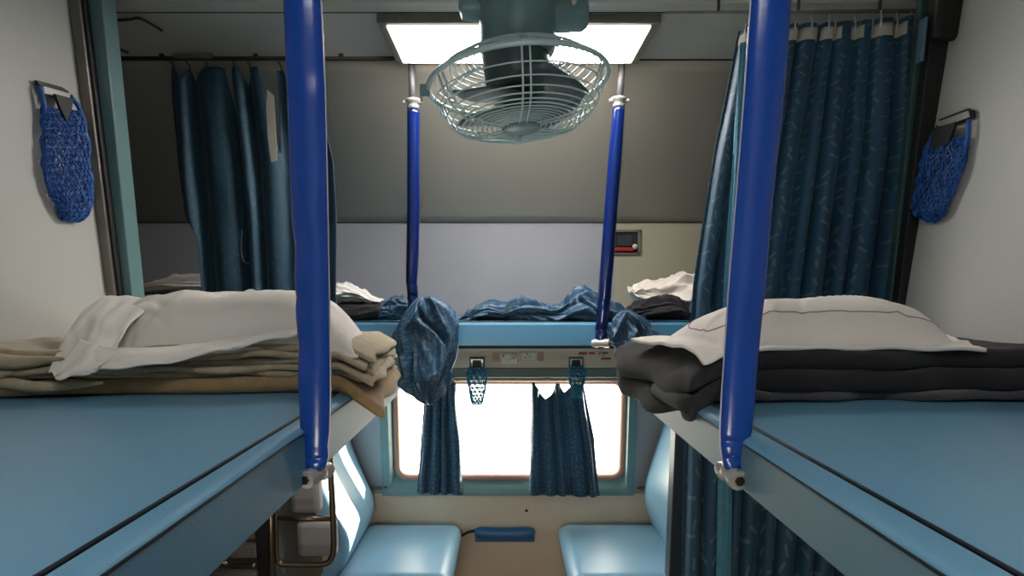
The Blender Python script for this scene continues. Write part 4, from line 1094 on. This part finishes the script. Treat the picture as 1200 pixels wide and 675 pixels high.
bm = nb(); tube(bm, catmull([P(556, 622, YW-.03), P(548, 624, YW-.02), P(541, 628, YW-.012)], 5), .006, 8); obj('strap', bm, 'black', ar, smooth=True)
bm = nb(); lathe(bm, [(0, .003), (.006, .002), (.007, 0)], axis_m(P(617, 598.5, YW-.004), (0, -1, 0)), 12); o = obj('wall_screw', bm, 'screw', smooth=True); tag(o, 'single dark screw head in the peach wall above the armrest', 'screw')
for px, lab in ((438, 'small dark metal latch bar at the sunlit seat side of the window'), (752, 'small dark latch bar between window frame and the shaded seat backrest')):
    bm = nb(); a, b = P(px-5, 572, YW-.01), P(px+11, 568, YW-.01)
    tube(bm, [(a.x, YW-.012, a.z), (b.x, YW-.012, a.z)], .006, 8); tube(bm, [(a.x+.012, YW-.012, a.z), (a.x+.024, YW-.012, a.z)], .009, 8)
    o = obj('wall_latch', bm, 'steel_dull', smooth=True); tag(o, lab, 'latch')

# ------------------------------------------------------------------ ladder beneath the berth
ld = empty('berth_ladder', P(350, 668, 2.08), 'worn steel tube ladder hanging below the beige blanket berth', 'ladder')
YLd = 2.08
bm = nb(); tube(bm, catmull([P(386, 470, YLd), P(387, 540, YLd), P(390, 600, YLd), P(391, 640, YLd), P(388, 655, YLd), P(378, 661, YLd), P(345, 661, YLd), P(329, 660, YLd), P(325, 650, YLd), P(324, 600, YLd), P(322, 540, YLd), P(321, 470, YLd)], 6), .010, 12); obj('rail_loop', bm, 'bronze', ld, smooth=True)
bm = nb(); tube(bm, [P(322, 607, YLd), P(389, 608, YLd)], .009, 12); obj('rung', bm, 'bronze', ld, smooth=True)
bm = nb(); tube(bm, [P(316, 470, YLd+.05), P(320, 800, YLd+.05)], .012, 12); obj('upright', bm, 'bronze', ld, smooth=True)
bm = nb(); tube(bm, catmull([P(300, 663, YLd), P(275, 663, YLd), P(263, 660, YLd), P(258, 650, YLd)], 5), .010, 12); obj('rung', bm, 'bronze', ld, smooth=True)
# grey seat backs glimpsed through the ladder
def pads(x0, x1, y0, y1, Y, lab, dy=.06, zlow=None):
    a, b = P(x0, y1, Y), P(x1, y0, Y); bm = nb(); box(bm, (a.x, Y, a.z if zlow is None else zlow), (b.x, Y+dy, b.z)); o = obj('seat_bolster', bm, 'pad_grey', bevel=.02); tag(o, lab, 'bolster')
pads(340, 370, 500, 603, 2.25, 'upper grey bolster behind the ladder above the rung')
pads(348, 392, 612, 654, 2.25, 'lower grey bolster framed by the ladder loop')
pads(266, 303, 636, 656, 2.5, 'grey padded bolster on the aisle side of the black post')
pads(180, 302, 668, 760, 2.5, 'pale grey seat back low beyond the black post', zlow=.0)

# ------------------------------------------------------------------ light
w = bpy.data.worlds.new('daylight'); sc.world = w; w.use_nodes = True
bg = w.node_tree.nodes['Background']; bg.inputs[0].default_value = (1, .955, .86, 1); bg.inputs[1].default_value = 6.0
def area(name, loc, rot, sx_, sy_, power, col, portal=False):
    d = bpy.data.lights.new(name, 'AREA'); d.shape = 'RECTANGLE'; d.size = sx_; d.size_y = sy_; d.energy = power; d.color = col
    o = bpy.data.objects.new(name, d); COL.objects.link(o); o.location = loc; o.rotation_euler = rot
    if portal: d.cycles.is_portal = True
    return o
area('window_portal', ((gx0+gx1)/2, YW+.06, (gz0+gz1)/2), (-PI/2, 0, 0), gx1-gx0+.05, gz1-gz0+.05, 1, (1, 1, 1), True)
area('window_portal', ((bx0+bx1)/2, -.46, (bz0+bz1)/2), (PI/2, 0, 0), bx1-bx0, bz1-bz0, 1, (1, 1, 1), True)
sd = bpy.data.lights.new('sun', 'SUN'); sd.energy = 14; sd.angle = math.radians(.6); sd.color = (1, .95, .85)
so = bpy.data.objects.new('sun', sd); COL.objects.link(so)
v = Vector((.62, .42, .13))            # towards the sun
so.rotation_euler = v.to_track_quat('Z', 'Y').to_euler(); so.location = (3, 5, 4)

vs = sc.view_settings
vs.view_transform = 'Standard'; vs.look = 'None'; vs.gamma = 1; vs.use_curve_mapping = False; vs.exposure = 1.35
sc.cycles.use_denoising = True
sc.cycles.max_bounces = 8; sc.cycles.diffuse_bounces = 5; sc.cycles.glossy_bounces = 3; sc.cycles.sample_clamp_indirect = 6
